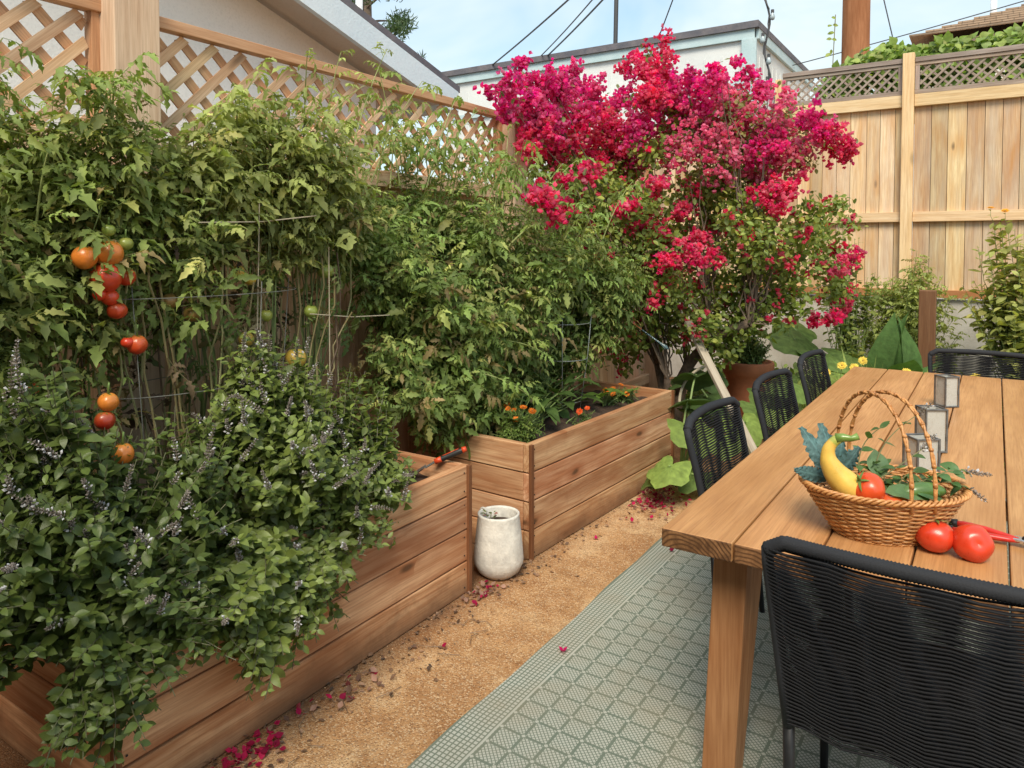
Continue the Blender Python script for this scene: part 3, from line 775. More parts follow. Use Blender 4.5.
def make_chair(label):
    e = empty('rope_chair', (0, 0, 0), label=label, cat='chair', group='black rope chairs around the table')
    zt, wb = .855, .262        # half width at top
    def up(s):                  # upright path
        return [(s * .235, -.20, .40), (s * .244, -.222, .52), (s * .255, -.255, .68), (s * .262, -.285, .80), (s * .262, -.292, .838)]
    for s in (-1, 1):
        m = MB(); P = np.array(up(s)); m.tube(P, .013, 10); m.build('upright', 'rope_wrap', e, smooth=True)
    # rope-wrapped top rail with rings
    nr = 75; t = np.linspace(0, 1, nr * 2 + 1)
    x = -.262 + .524 * t; drop = .022 * np.clip(np.abs(t - .5) * 2 - .86, 0, 1) / .14
    P = np.stack([x, -.290 + .0 * t - .03 * np.sin(t * math.pi), zt - drop + .006 * np.sin(t * math.pi)], 1)
    r = np.where(np.arange(len(t)) % 2 == 0, .0168, .0146)
    m = MB(); m.tube(P, r, 12); m.build('top_rail', 'rope_wrap', e, smooth=True)
    # woven cords
    U0 = np.array(up(1)); m = MB(); pitch = .0094
    zz = np.arange(.405, .838, pitch)
    rr = random.Random(4)
    for lay, dy in ((0, .0145), (1, -.0145)):
        for i, z in enumerate(zz):
            z_ = z + (pitch * .5 if lay else 0)
            yb = np.interp(z_, U0[:, 2], U0[:, 1]); xb = np.interp(z_, U0[:, 2], U0[:, 0])
            tt = np.linspace(-1, 1, 13)
            bow = -.030 * (1 - tt ** 2) * (z_ - .38) / .46
            sag = -.004 * (1 - tt ** 2) + .0012 * np.sin(tt * 9 + lay * 2 + i * .15) + rr.uniform(-.0006, .0006)
            m.tube(np.stack([tt * xb, yb + bow + dy * (1 - .25 * tt ** 2), z_ + sag + (.0 if not lay else .0058 * np.sin(tt * 8.5 + z_ * 7))], 1), .0029, 5, cap=False)
    m.build('backrest', 'rope', e, smooth=True)
    # seat
    fr = MB(); fr.tube([(-.235, -.20, .43), (-.255, .24, .445), (-.235, .262, .445), (.235, .262, .445), (.255, .24, .445), (.235, -.20, .43), (-.235, -.20, .43)], .013, 8); fr.build('seat_frame', 'frame', e, smooth=True)
    st = MB()
    for y in np.arange(-.195, .255, .0085):
        w = .235 + (y + .2) * .045
        tt = np.linspace(-1, 1, 7); st.tube(np.stack([tt * w, np.full(7, y), .449 + y * .03 - .012 * (1 - tt ** 2)], 1), .0043, 5, cap=False)
    st.build('seat', 'rope', e, smooth=True)
    for s in (-1, 1):
        l = MB(); l.tube([(s * .235, -.20, .44), (s * .235, -.185, .2), (s * .232, -.165, 0)], [.0135, .0125, .011], 10); l.build('leg', 'frame', e, smooth=True)
        l = MB(); l.tube([(s * .245, .25, .44), (s * .25, .262, .2), (s * .252, .27, 0)], [.0135, .0125, .011], 10); l.build('leg', 'frame', e, smooth=True)
    return e
ch = make_chair('black rope chair at the near end of the table, its woven back towards us')
ch.location = (-.115, 1.905, .008); ch.rotation_euler[2] = R(-2)
for (x, y, a, lb) in ((-.585, 2.78, -93, 'black rope chair along the path, nearest the near table corner'), (-.565, 3.64, -94, 'black rope chair in the middle of the three beside the path'),
                      (-.545, 4.49, -93, 'black rope chair along the path, third and farthest from the near corner'), (-.01, 4.86, 180, 'black rope chair at the far end of the table, before the garden bed')):
    c = copy_tree(ch); c['label'] = lb; c.location = (x, y, .008 if y < 5.2 else 0); c.rotation_euler[2] = R(a)

# ---------------- basket
def basket():
    e = empty('wicker_basket', (-.215, 2.125, .751), R(32), label='oval wicker basket with twin arched handles full of vegetables', cat='basket')
    rows = 21; ns = 34; H = .125
    def rad(t): return .118 + .082 * t ** .9      # semi-major
    def asp(t): return .80
    m = MB()
    for k in range(rows):
        t = (k + .5) / rows; N = ns * 6; th = np.linspace(0, 2 * math.pi, N + 1)
        a = rad(t); wv = .0032 * np.cos(ns / 2 * th + (math.pi if k % 2 else 0))
        z = H * t + .0006 * np.sin(th * 3 + k)
        P = np.stack([(a + wv) * np.cos(th), (a * asp(t) + wv) * np.sin(th), z], 1)
        m.tube(P, .0031, 6, (np.array([1, 1, 1]) * U(.8, 1.15)), cap=False)
    m.build('weave', 'wicker', e, smooth=True)
    m = MB()
    for i in range(ns):
        th = 2 * math.pi * i / ns
        P = [((rad(t)) * math.cos(th), rad(t) * asp(t) * math.sin(th), H * t) for t in np.linspace(0, 1, 6)]
        m.tube(P, .0026, 5, (.75, .7, .65), cap=False)
    m.build('stakes', 'wicker', e, smooth=True)
    # braided rim and foot
    for (nm, t, r, z) in (('rim', 1.0, .0062, H + .004), ('foot_ring', .0, .004, .003)):
        m = MB()
        for ph in (0, 2.09, 4.19):
            th = np.linspace(0, 2 * math.pi, 260); k = th * 26 + ph; a = rad(t) + .002
            m.tube(np.stack([(a + r * np.cos(k)) * np.cos(th), (a * asp(t) + r * np.cos(k)) * np.sin(th), z + r * .8 * np.sin(k)], 1), r * .62, 5, (np.array([1, .95, .9]) * U(.85, 1.1)), cap=False)
        m.build(nm, 'wicker', e, smooth=True)
    m = MB(); m.lathe([(0, .004), (.116, .004)], n=32, sy=.8); m.build('base', 'wicker', e)
    # handles: two arches from front rim to back rim
    for xa, xb in ((-.058, -.008), (-.020, .052)):
        m = MB(); t = np.linspace(0, math.pi, 40)
        ya, yb = .80 * math.sqrt(.2 ** 2 - xa ** 2), -.80 * math.sqrt(.2 ** 2 - xb ** 2)
        f_ = (1 - np.cos(t)) / 2
        P = np.stack([xa + (xb - xa) * f_, ya + (yb - ya) * f_, .105 + .262 * np.sin(t) ** .70 * np.where(np.sin(t) > 0, 1, 0)], 1)
        for ph in (0, math.pi):
            k = np.arange(40) * 1.1 + ph
            Q = P + np.stack([.0028 * np.cos(k), 0 * k, .0028 * np.sin(k)], 1); m.tube(Q, .0033, 6, (np.array([1, .95, .9]) * U(.9, 1.1)))
        # leather-like binding windings
        for ti in list(range(1, 40, 2)):
            p = P[ti]; q = P[min(ti + 1, 39)]; m.tube([p, p + (q - p) * .4], .0060, 8, (.9, .8, .7))
        m.build('handle', 'wicker', e, smooth=True)
    return e
basket()

TC = {'red': (.60, .045, .015), 'orange': (.62, .17, .025), 'green': (.26, .32, .06), 'yellow': (.55, .36, .06), 'crimson': (.38, .012, .008), 'bronze': (.28, .16, .05)}
def tomato_prof(r, sq=.85):
    pts = []
    for i in range(17):
        a = -math.pi / 2 + math.pi * i / 16; rr = r * math.cos(a); z = r * sq * math.sin(a)
        if a > 1.1: z -= (a - 1.1) * r * .35
        pts.append((max(rr, 0.0001), z))
    return pts
def tomato_mesh(mb, r, c, col, rot=None, sq=.85, lob=.025):
    mb.lathe(tomato_prof(r, sq), c, 26, tint=TC[col] if isinstance(col, str) else col, lobes=(5, lob, U(0, 6)), rot=rot)
def calyx(parent, r, top, rot=None, stemlen=.5):
    m = MB(); lb = LB()
    m_t = [leaf_t((.03, .12, .10, .06, 0), 1, .1, .35)]
    for k in range(5):
        a = k * 1.257 + U(-.2, .2); lb.one('c', m_t, (0, 0, 0), (math.cos(a), math.sin(a), .25), (0, 0, 1), r * U(.6, .8), (.12, .2, .04))
    lb.fill(m); m.tube([(0, 0, 0), (r * .08, 0, r * stemlen * .6), (r * .2, 0, r * stemlen)], [.004, .0028, .003], 6, (.14, .22, .05))
    V = []
    for i in range(len(m.v)):
        v = m.v[i] + np.array([0, 0, top]); m.v[i] = v @ rot.T if rot is not None else v
    return m.build('calyx', 'stem', parent, smooth=True)
def loose_tomato(x, y, z, r, rot, label, stem=True, col='red'):
    sq = .88
    m = MB(); tomato_mesh(m, r, (0, 0, 0), col, rot, sq)
    o = m.build('tomato', 'tomato', smooth=True, loc=(x, y, z)); tag(o, label, 'tomato', 'ripe tomatoes')
    if stem: calyx(o, r, r * sq - r * .02, rot)
    return o
loose_tomato(-.0905, 2.055, .75 + .0395, .0445, rotx(R(-8)), 'red tomato with green stem standing beside the basket')
loose_tomato(-.012, 2.052, .75 + .0395, .0445, rotx(R(70)) @ roty(R(20)), 'red tomato without stem lying beside the pruners', False)
# in basket
loose_tomato(-.240, 2.030, .886, .043, rotx(R(42)) @ roty(R(-25)), 'orange red tomato heaped in the wicker basket beside the squash', True, (.62, .07, .015))
loose_tomato(-.185, 2.045, .850, .040, rotx(R(20)), 'red tomato sunk low in the basket under the green leaves', False, (.58, .09, .02))
# yellow squash
def squash():
    e = empty('yellow_squash', (-.313, 2.035, .878), R(22), label='yellow crookneck squash with green stem leaning over the basket rim', cat='squash')
    P = np.array([(.062, .01, -.035), (.040, .0, -.012), (.010, .0, .018), (-.016, .0, .052), (-.026, .0, .088), (-.018, .0, .116), (-.002, .0, .130)]) * (1.15, 1, 1) + (0, -.02, 0)
    rad = [.022, .035, .036, .027, .018, .0135, .0125]
    t = np.linspace(0, 6, 30); Q = np.stack([np.interp(t, range(7), P[:, k]) for k in range(3)], 1); rr = np.interp(t, range(7), rad)
    K = np.ones(7) / 7; Qp = np.pad(Q, ((3, 3), (0, 0)), mode='reflect', reflect_type='odd')
    for k in range(3): Q[:, k] = np.convolve(Qp[:, k], K, 'valid')
    T = np.array([.74, .46, .09])[None] * np.ones((30, 1)); T[26:] = (.40, .42, .08)
    m = MB(); m.tube(Q, rr, 20, T); m.build('squash_body', 'tomato', e, smooth=True)
    m = MB(); m.tube([Q[-1] - (.004, 0, 0), Q[-1] + (.012, -.004, .005), Q[-1] + (.030, -.008, .004), Q[-1] + (.045, -.012, .012)], [.015, .011, .0075, .0095], 7, (.16, .26, .05)); m.build('stem', 'tomato', e, smooth=True)
squash()
# kale leaves
def kale():
    e = empty('kale_leaf', (-.330, 2.075, .885), R(32), label='bunch of blue green crinkled kale leaves fanned over the basket edge', cat='kale')
    def lf(d, L, wd, bend, sd):
        r = random.Random(sd); m = MB(); nu, nv = 26, 13; V = []; T = []
        d = unit(np.array(d, float)); side = unit(np.cross(d, (.3, -1, .25))); nn = np.cross(side, d)
        for i in range(nu):
            t = i / (nu - 1); w = wd * (math.sin(min(t * 1.15, 1) * math.pi * .93) ** .7 + .05) * (1 if t < .93 else .7)
            c = d * t * L + nn * (-bend * t * t) * L
            for j in range(nv):
                s = (j / (nv - 1) - .5) * 2
                ruf = .007 * abs(s) ** 1.5 * math.sin(i * 1.9 + j * 1.1 + sd) + .0025 * math.sin(i * 2.7 - j * 2.1)
                V.append(c + side * s * w * (1 + .10 * math.sin(i * 2.4 + sd * 2)) + nn * (ruf * .7 - .25 * w * (1 - s * s) * -1))
                b = 1.5 if abs(s) < .12 else r.uniform(.7, 1.25)
                T.append((.085 * b, .165 * b, .165 * b))
        F = [(i * nv + j, i * nv + j + 1, (i + 1) * nv + j + 1, (i + 1) * nv + j) for i in range(nu - 1) for j in range(nv - 1)]
        m.add(V, F, None, np.array(T)); m.build('leaf', 'kale', e, smooth=True)
    lf((-.42, .2, .85), .15, .026, .1, 1); lf((-.98, -.1, .22), .13, .019, -.30, 2); lf((-.02, .25, .9), .145, .032, .15, 3); lf((.25, .15, .75), .11, .028, .0, 4); lf((.30, -.1, .40), .11, .026, .1, 5)
kale()
def greens():
    # cucumbers / broad leaves / basil sprigs inside
    e = empty('cucumber', (0, 0, 0), label='green cucumber lying among the leaves in the basket', cat='cucumber')
    m = MB(); t = np.linspace(0, 1, 14); a = np.array((-.17, 2.06, .875)); b = np.array((-.075, 2.125, .882))
    P = a + (b - a) * t[:, None]; P[:, 2] += .008 * np.sin(t * math.pi); r_ = .021 * np.sin(np.clip(t * .94 + .03, 0, 1) * math.pi) ** .4
    m.tube(P, r_, 14, (.09, .17, .04)); m.build('skin', 'tomato', e, smooth=True)
    def sprig(name, label, start, end, mid, n, tint, lsz, spike=False):
        e = empty(name, start, label=label, cat='herb sprig', group='herb sprigs in the basket')
        p = curve3((0, 0, 0), np.array(mid) - start, np.array(end) - start, 16)
        m = MB(); m.tube(p, np.linspace(.0022, .0012, 16), 5, (.18, .17, .07)); m.build('stem', 'stem', e)
        lb = LB(); lm = MB()
        for k in range(n):
            q = 2 + int(11 * k / max(1, n - 1)); ax = unit(p[q + 1] - p[q])
            for sg in (-1, 1):
                ph = k * 1.57 + .4; h = np.array([math.cos(ph), math.sin(ph), .1]) * sg
                lb.one('b', T_BASIL, p[q], h + ax * .4 + rs.normal(0, .2, 3), (0, -.3, 1) + rs.normal(0, .3, 3), lsz * U(.7, 1.15), np.array(tint) * U(.8, 1.25))
        lb.fill(lm); lm.build('foliage', 'basil', e, smooth=True)
        if spike: flower_spike(e, p[-1], unit(p[-1] - p[-3]), spike)
    G = (.10, .19, .055)
    sprig('herb_sprig', 'tall thin leafy sprig curving up inside the basket handles', np.array((-.26, 2.10, .86)), (-.205, 2.17, 1.03), (-.30, 2.12, .98), 5, G, .034)
    sprig('herb_sprig', 'herb sprig with dark flower spike poking under the handle', np.array((-.22, 2.10, .86)), (-.145, 2.25, 1.045), (-.27, 2.18, .95), 4, (.13, .2, .07), .026, .05)
    sprig('herb_sprig', 'arching purple flower spike sprig crossing the basket middle', np.array((-.27, 2.08, .86)), (-.13, 2.2, .965), (-.2, 2.1, .91), 4, G, .03, .06)
    sprig('herb_sprig', 'basil sprig with purple spike pointing right over the rim', np.array((-.14, 2.12, .87)), (-.03, 2.19, .925), (-.08, 2.12, .95), 7, (.09, .18, .06), .042, .08)
    sprig('herb_sprig', 'basil sprig drooping over the right end of the rim', np.array((-.14, 2.11, .87)), (-.02, 2.165, .885), (-.08, 2.13, .93), 5, (.08, .17, .05), .036, .05)
    for i in range(4):
        a = i * 1.3; st = np.array((-.15 - .03 * i, 2.10 + .01 * i, .865)); sprig('herb_sprig', ['short leafy sprig filling the basket beside the right handle foot', 'short leafy sprig in the middle of the basket', 'short leafy sprig behind the basket tomatoes', 'short leafy sprig next to the kale in the basket'][i], st, st + np.array((.05 * math.cos(a) + .03, .04, .055)), st + np.array((0, .01, .04)), 5, (.09, .16, .045), .036)
    for i, (p, d, L, c, lab) in enumerate((((-.20, 2.03, .885), (.6, .25, .05), .11, (.13, .22, .09), 'broad pale green leaf lying across the basket front'), ((-.13, 2.06, .885), (.8, .45, .0), .105, (.10, .20, .08), 'broad green leaf at the right front of the basket'),
                              ((-.22, 2.12, .89), (-.1, .3, .35), .10, (.15, .24, .12), 'grey green leaf standing behind the basket tomato'), ((-.24, 2.10, .88), (.3, .7, .1), .12, (.07, .13, .04), 'dark green leaf filling the basket centre'), ((-.19, 2.06, .875), (-.9, .2, .1), .10, (.06, .12, .04), 'dark leaf tucked beside the basket tomato'),
                              ((-.16, 2.10, .875), (.2, .8, .1), .10, (.07, .14, .045), 'dark green leaf at the back of the basket'))):
        m = MB(); lb = LB(); lb.one('x', T_BROAD, p, d, (0, -.4, 1), L, c); lb.fill(m); tag(m.build('salad_leaf', 'squashleaf', smooth=True), lab, 'leaf', 'loose leaves in the basket')

def spike_mesh(m, p, d, L, seed=None):
    """purple-brown basil flower spike with small white blossoms, along d"""
    d = unit(np.array(d, float)); p = np.array(p, float)
    a = unit(np.cross(d, (.3, .2, 1))); b = np.cross(d, a)
    n = max(5, int(L / .0075)); bend = rs.normal(0, .12, 3)
    pts = [p + d * L * t + bend * L * t * t for t in np.linspace(0, 1, 7)]
    m.tube(pts, np.linspace(.0016, .0008, 7), 4, (.14, .11, .07), cap=False)
    for i in range(n):
        t = i / n; c = p + d * L * t + bend * L * t * t
        for k in range(5):
            th = k * 1.257 + i * .6; o = math.cos(th) * a + math.sin(th) * b
            r0 = .0055 * (1 - .45 * t) * rs.uniform(.7, 1.3)
            q = c + o * r0; e1 = unit(o + d * .5) * r0 * .9; e2 = np.cross(o, d) * r0 * .55; e3 = d * r0 * .5
            w = rs.rand() < .15 * (1.2 - t)
            col = (.62, .61, .62) if w else np.array((.26, .225, .20)) * rs.uniform(.6, 1.5)
            if w: q = q + o * r0; e1 *= 1.1; e2 *= 1.4; e3 *= 1.5
            m.add([q - e1, q + e2, q + e1, q - e2, q + e3, q - e3], [(0, 1, 4), (1, 2, 4), (2, 3, 4), (3, 0, 4), (1, 0, 5), (2, 1, 5), (3, 2, 5), (0, 3, 5)], None, col)
def flower_spike(parent, p, d, L):
    m = MB(); spike_mesh(m, p, d, L); return m.build('flower_spike', 'flowertint', parent)
greens()

# ---------------- lanterns (mercury glass square holders)
def lantern(x, y, w, h, rz, label):
    e = empty('candle_lantern', (x, y, .751), rz, label=label, cat='lantern', group='mercury glass lanterns on the table')
    g_ = MB(); hw = w / 2
    for sx, sy in ((1, 0), (-1, 0), (0, 1), (0, -1)):
        g_.box((sx * (hw - .004), sy * (hw - .004), h / 2), (.003 if sx else w - .010, .003 if sy else w - .010, h - .012), tint=(1, 1, 1))
    g_.build('glass_pane', 'mercury', e)
    f = MB()
    for sx in (-1, 1):
        for sy in (-1, 1): f.box((sx * hw, sy * hw, h / 2), (.0065, .0065, h))
    for z in (.004, h - .003):
        for s in (-1, 1):
            f.box((0, s * hw, z), (w - .006, .006, .006)); f.box((s * hw, 0, z), (.006, w - .006, .006))
    f.build('frame', 'lanternframe', e, bevel=.001)
    b = MB(); b.box((0, 0, .003), (w - .01, w - .01, .003)); b.build('base', 'lanternframe', e)
    c = MB(); c.lathe([(0, .006), (.02, .006), (.02, .05), (.0, .052)], n=16, tint=(.8, .78, .7)); c.build('candle', plain('wax', (.75, .72, .62), .5), e)
lantern(-.14, 3.98, .068, .145, R(42), 'slim mercury glass lantern standing farthest from the basket')
lantern(-.155, 3.08, .074, .16, R(30), 'tallest mercury glass lantern between the other two')
lantern(-.165, 2.74, .074, .125, R(38), 'squat mercury glass lantern right behind the basket')

# ---------------- pruners
def pruners():
    e = empty('pruning_shears', (.085, 2.20, .764), R(-10), label='red handled pruning shears lying beside the tomatoes', cat='pruners'); e.scale = (1.25,) * 3
    for s in (1, -1):
        m = MB(); m.tube([(-.125, s * .022, 0), (-.10, s * .024, .002), (-.06, s * .018, .003), (-.02, s * .008, .003), (.0, 0, .003)], [.006, .0085, .009, .007, .006], 10)
        V = m.v[0]; V[:, 2] *= .8; m.build('handle', 'redplastic', e, smooth=True)
        c = MB(); c.tube([(-.128, s * .022, 0), (-.112, s * .0235, .001)], [.0075, .009], 10); c.build('grip_cap', 'blackplastic', e, smooth=True)
    m = MB(); m.box((.012, .002, .004), (.045, .022, .006)); m.box((.04, -.004, .004), (.03, .012, .005)); m.build('jaw', 'steel', e, bevel=.002)
    m = MB(); m.add([(.03, -.006, .006), (.085, .012, .004), (.092, .016, .004), (.07, .016, .004), (.03, .010, .006), (.03, -.006, .001), (.085, .012, .0), (.092, .016, .0), (.07, .016, .0), (.03, .010, .001)],
                    [(0, 1, 2, 3, 4), (9, 8, 7, 6, 5), (0, 5, 6, 1), (1, 6, 7, 2), (2, 7, 8, 3), (3, 8, 9, 4)]); m.build('blade', 'steel', e)
    m = MB(); m.lathe([(0, .012), (.006, .012), (.008, .008), (.008, 0)], (.012, .001, 0), 12); m.build('pivot_bolt', 'frame', e)
pruners()

# ---------------- trowel hooked on planter corner
def trowel():
    e = empty('garden_trowel', (-1.95, 2.49, .56), R(20), label='hand trowel with black and orange grip stuck in the near planter', cat='trowel')
    a = np.array((.075, .02, .06)); b = np.array((-.05, -.005, .005)); d = unit(a - b)
    m = MB(); t = np.linspace(0, 1, 10)[:, None]; m.tube(b + (a - b) * t, [.010, .012, .0135, .0125, .0125, .013, .0135, .0135, .0125, .008], 12); m.build('grip', 'blackplastic', e, smooth=True)
    m = MB(); m.tube([a - d * .012, a + d * .006], [.0142, .010], 12); m.tube([b - d * .004, b + d * .03], [.0128, .0132], 12); m.tube([b + d * .03 + (0, 0, .009), a - d * .03 + (0, 0, .010)], .0052, 8); m.build('grip_accent', plain('orange_grip', (.65, .07, .02), .4), e, smooth=True)
    m = MB(); m.tube([b, b - d * .05 + (0, 0, -.008)], .005, 8); m.build('neck', 'steel', e)
    m = MB(); V = []
    for i in range(8):
        u = i / 7; w = .03 * math.sin(min(.25 + u * .75, 1) * math.pi) + .001; c = b - d * (.05 + .12 * u) + np.array((0, 0, -.01 - .03 * u))
        sd = unit(np.cross(d, (0, 0, 1)))
        for s in (-1, -.5, 0, .5, 1): V.append(c + sd * s * w + np.array((0, 0, .010 * s * s)))
    m.add(V, [(i * 5 + j, i * 5 + j + 1, (i + 1) * 5 + j + 1, (i + 1) * 5 + j) for i in range(7) for j in range(4)]); m.build('blade', 'steel', e, smooth=True)
trowel()

# ---------------- pots
def white_pot():
    e = empty('plant_pot', (-1.845, 2.735, .002), label='weathered white clay pot standing between the two planter boxes', cat='plant pot')
    m = MB(); pr = [(.0, .0), (.062, .0), (.088, .022), (.104, .055), (.106, .075), (.102, .13), (.095, .20), (.088, .262), (.089, .270), (.081, .272), (.078, .262), (.080, .20), (.08, .18)]
    m.lathe([(a * 1.08, b * 1.05) for a, b in pr], n=48); m.build('pot_body', 'pot', e, smooth=True)
    s = MB(); s.lathe([(.0, .235), (.05, .243), (.077, .236)], n=20); s.build('soil', 'soil', e, smooth=True)
    m = MB(); t = np.linspace(0, 2 * math.pi, 20); m.tube([(-.085 + .015 * math.cos(a), 0, .275 + .014 * math.sin(a)) for a in t], .0055, 8); m.build('lug', 'pot', e, smooth=True)
    c = MB(); th = np.linspace(0, 6.283, 60); c.tube([(.1075 * math.cos(a), .1075 * math.sin(a), .052) for a in th], .0018, 5); c.build('groove', 'potdark', e)
    f = empty('seedling', (-1.875, 2.71, .25), label='small wilted green and red seedling in the white pot', cat='plant')
    lm = MB(); lb = LB()
    for i in range(16): a = U(0, 6.3); lb.one('s', T_BASIL, (0.02 * math.cos(a), .02 * math.sin(a), U(0, .04)), (math.cos(a), math.sin(a), U(-.2, .8)), (0, 0, 1), U(.015, .03), random.choice([(.32, .05, .02), (.15, .18, .05), (.1, .13, .05)]))
    lb.fill(lm); lm.build('foliage', 'basil', f, smooth=True)
    s = MB(); s.tube([(0, 0, -.01), (.004, .004, .04)], .002, 5, (.15, .15, .05)); s.build('stem', 'stem', f)
white_pot()
def terra_pot():
    e = empty('plant_pot', (-1.60, 6.0, 0), label='large terracotta pot beneath the bougainvillea, holding a bushy herb', cat='plant pot')
    m = MB(); m.lathe([(0, .0), (.13, .0), (.145, .06), (.155, .22), (.17, .235), (.172, .25), (.165, .26), (.175, .44), (.19, .47), (.20, .48), (.203, .56), (.195, .575), (.175, .575), (.17, .5), (.0, .5)], n=40); m.build('pot_body', 'terracotta', e, smooth=True)
    m = MB(); m.lathe([(0, .535), (.17, .53)], n=20); m.build('soil', 'soil', e)
terra_pot()

# ---------------- stake, wooden stump post
m = MB(); d = np.array((-1.315, 4.62, .45)) - np.array((-1.74, 5.02, .93)); L = np.linalg.norm(d) + .55
a = unit(d); q = Vector(a).to_track_quat('Z', 'Y').to_matrix(); c = (np.array((-1.53, 4.82, .69)) + a * .22)
m.box(c, (.055, .028, L), np.array(q), ax=2, tint=(1, 1, 1)); tag(m.build('wooden_stake', 'stake', bevel=.003), 'weathered grey wooden stake leaning under the bougainvillea', 'stake')
m = MB(); m.box((-.395, 7.0, .57), (.125, .125, 1.14), ax=2, tint=(.42, .42, .46)); tag(m.build('wooden_post', 'leg_wood', bevel=.006), 'short dark brown square post before the concrete wall', 'post')

# ---------------- tomato cage
def cage():
    e = empty('tomato_cage', (-2.17, 3.92, .46), label='round galvanised wire cage standing in the marigold planter', cat='plant cage')
    for z, r in ((.10, .115), (.36, .15), (.58, .17)):
        m = MB(); t = np.linspace(0, 6.283, 40); m.tube([(r * math.cos(a), r * math.sin(a), z) for a in t], .0027, 6); m.build('hoop', 'wire', e, smooth=True)
    for k in range(4):
        a = k * 1.57 + .5; m = MB(); m.tube([(.10 * math.cos(a), .10 * math.sin(a), -.02), (.115 * math.cos(a), .115 * math.sin(a), .1), (.152 * math.cos(a), .152 * math.sin(a), .36), (.175 * math.cos(a), .175 * math.sin(a), .62)], .0027, 6); m.build('upright', 'wire', e, smooth=True)
cage()
def cage2():
    e = empty('tomato_cage', (-2.3, 1.55, .48), label='tall wire cage around the tomato plant laden with red fruit', cat='plant cage')
    for z, r in ((.25, .2), (.55, .22), (.86, .24)):
        m = MB(); t = np.linspace(0, 6.283, 40); m.tube([(r * .8 * math.cos(a), 1.6 * r * math.sin(a), z) for a in t], .0016, 6); m.build('hoop', 'wire_dark', e, smooth=True)
    for k in range(5):
        a = k * 1.257 + .3; m = MB(); m.tube([(.16 * math.cos(a), .3 * math.sin(a), -.02), (.19 * math.cos(a), .38 * math.sin(a), .9)], .0016, 6); m.build('upright', 'wire_dark', e, smooth=True)
cage2()
# watering spikes
def globe(a, b, label):
    e = empty('watering_spike', a, label=label, cat='watering spike', group='blue glass watering spikes')
    a, b = np.array(a), np.array(b); d = b - a
    m = MB(); t = np.linspace(0, 1, 12); r = .006 + .012 * np.clip((t - .6) / .4, 0, 1) * np.sqrt(np.clip(1.02 - ((t - .85) / .2) ** 2, .05, 1)); r[-1] = .004
    m.tube(d * t[:, None], r, 12); m.build('glass_body', 'glassblue', e, smooth=True)
    s = MB(); s.tube([(0, 0, 0), -d * .35], .005, 8); s.build('spout', 'spout', e)
globe((-2.05, 4.87, .91), (-1.86, 4.9, .78), 'pale blue glass watering spike pointing down past the planter corner')
globe((-2.17, 4.88, 1.0), (-2.08, 4.9, 1.13), 'pale blue glass watering spike half hidden among upper tomato leaves')
# bent hose/cane near planter 2
m = MB(); m.tube(curve3((-1.76, 4.85, .40), (-1.80, 4.95, .60), (-1.60, 5.0, .68), 12), .010, 8); m.g[-1][:] = m.v[-1]; tag(m.build('bent_cane', 'twine', smooth=True), 'pale bent cane arching behind the marigold planter corner', 'cane')

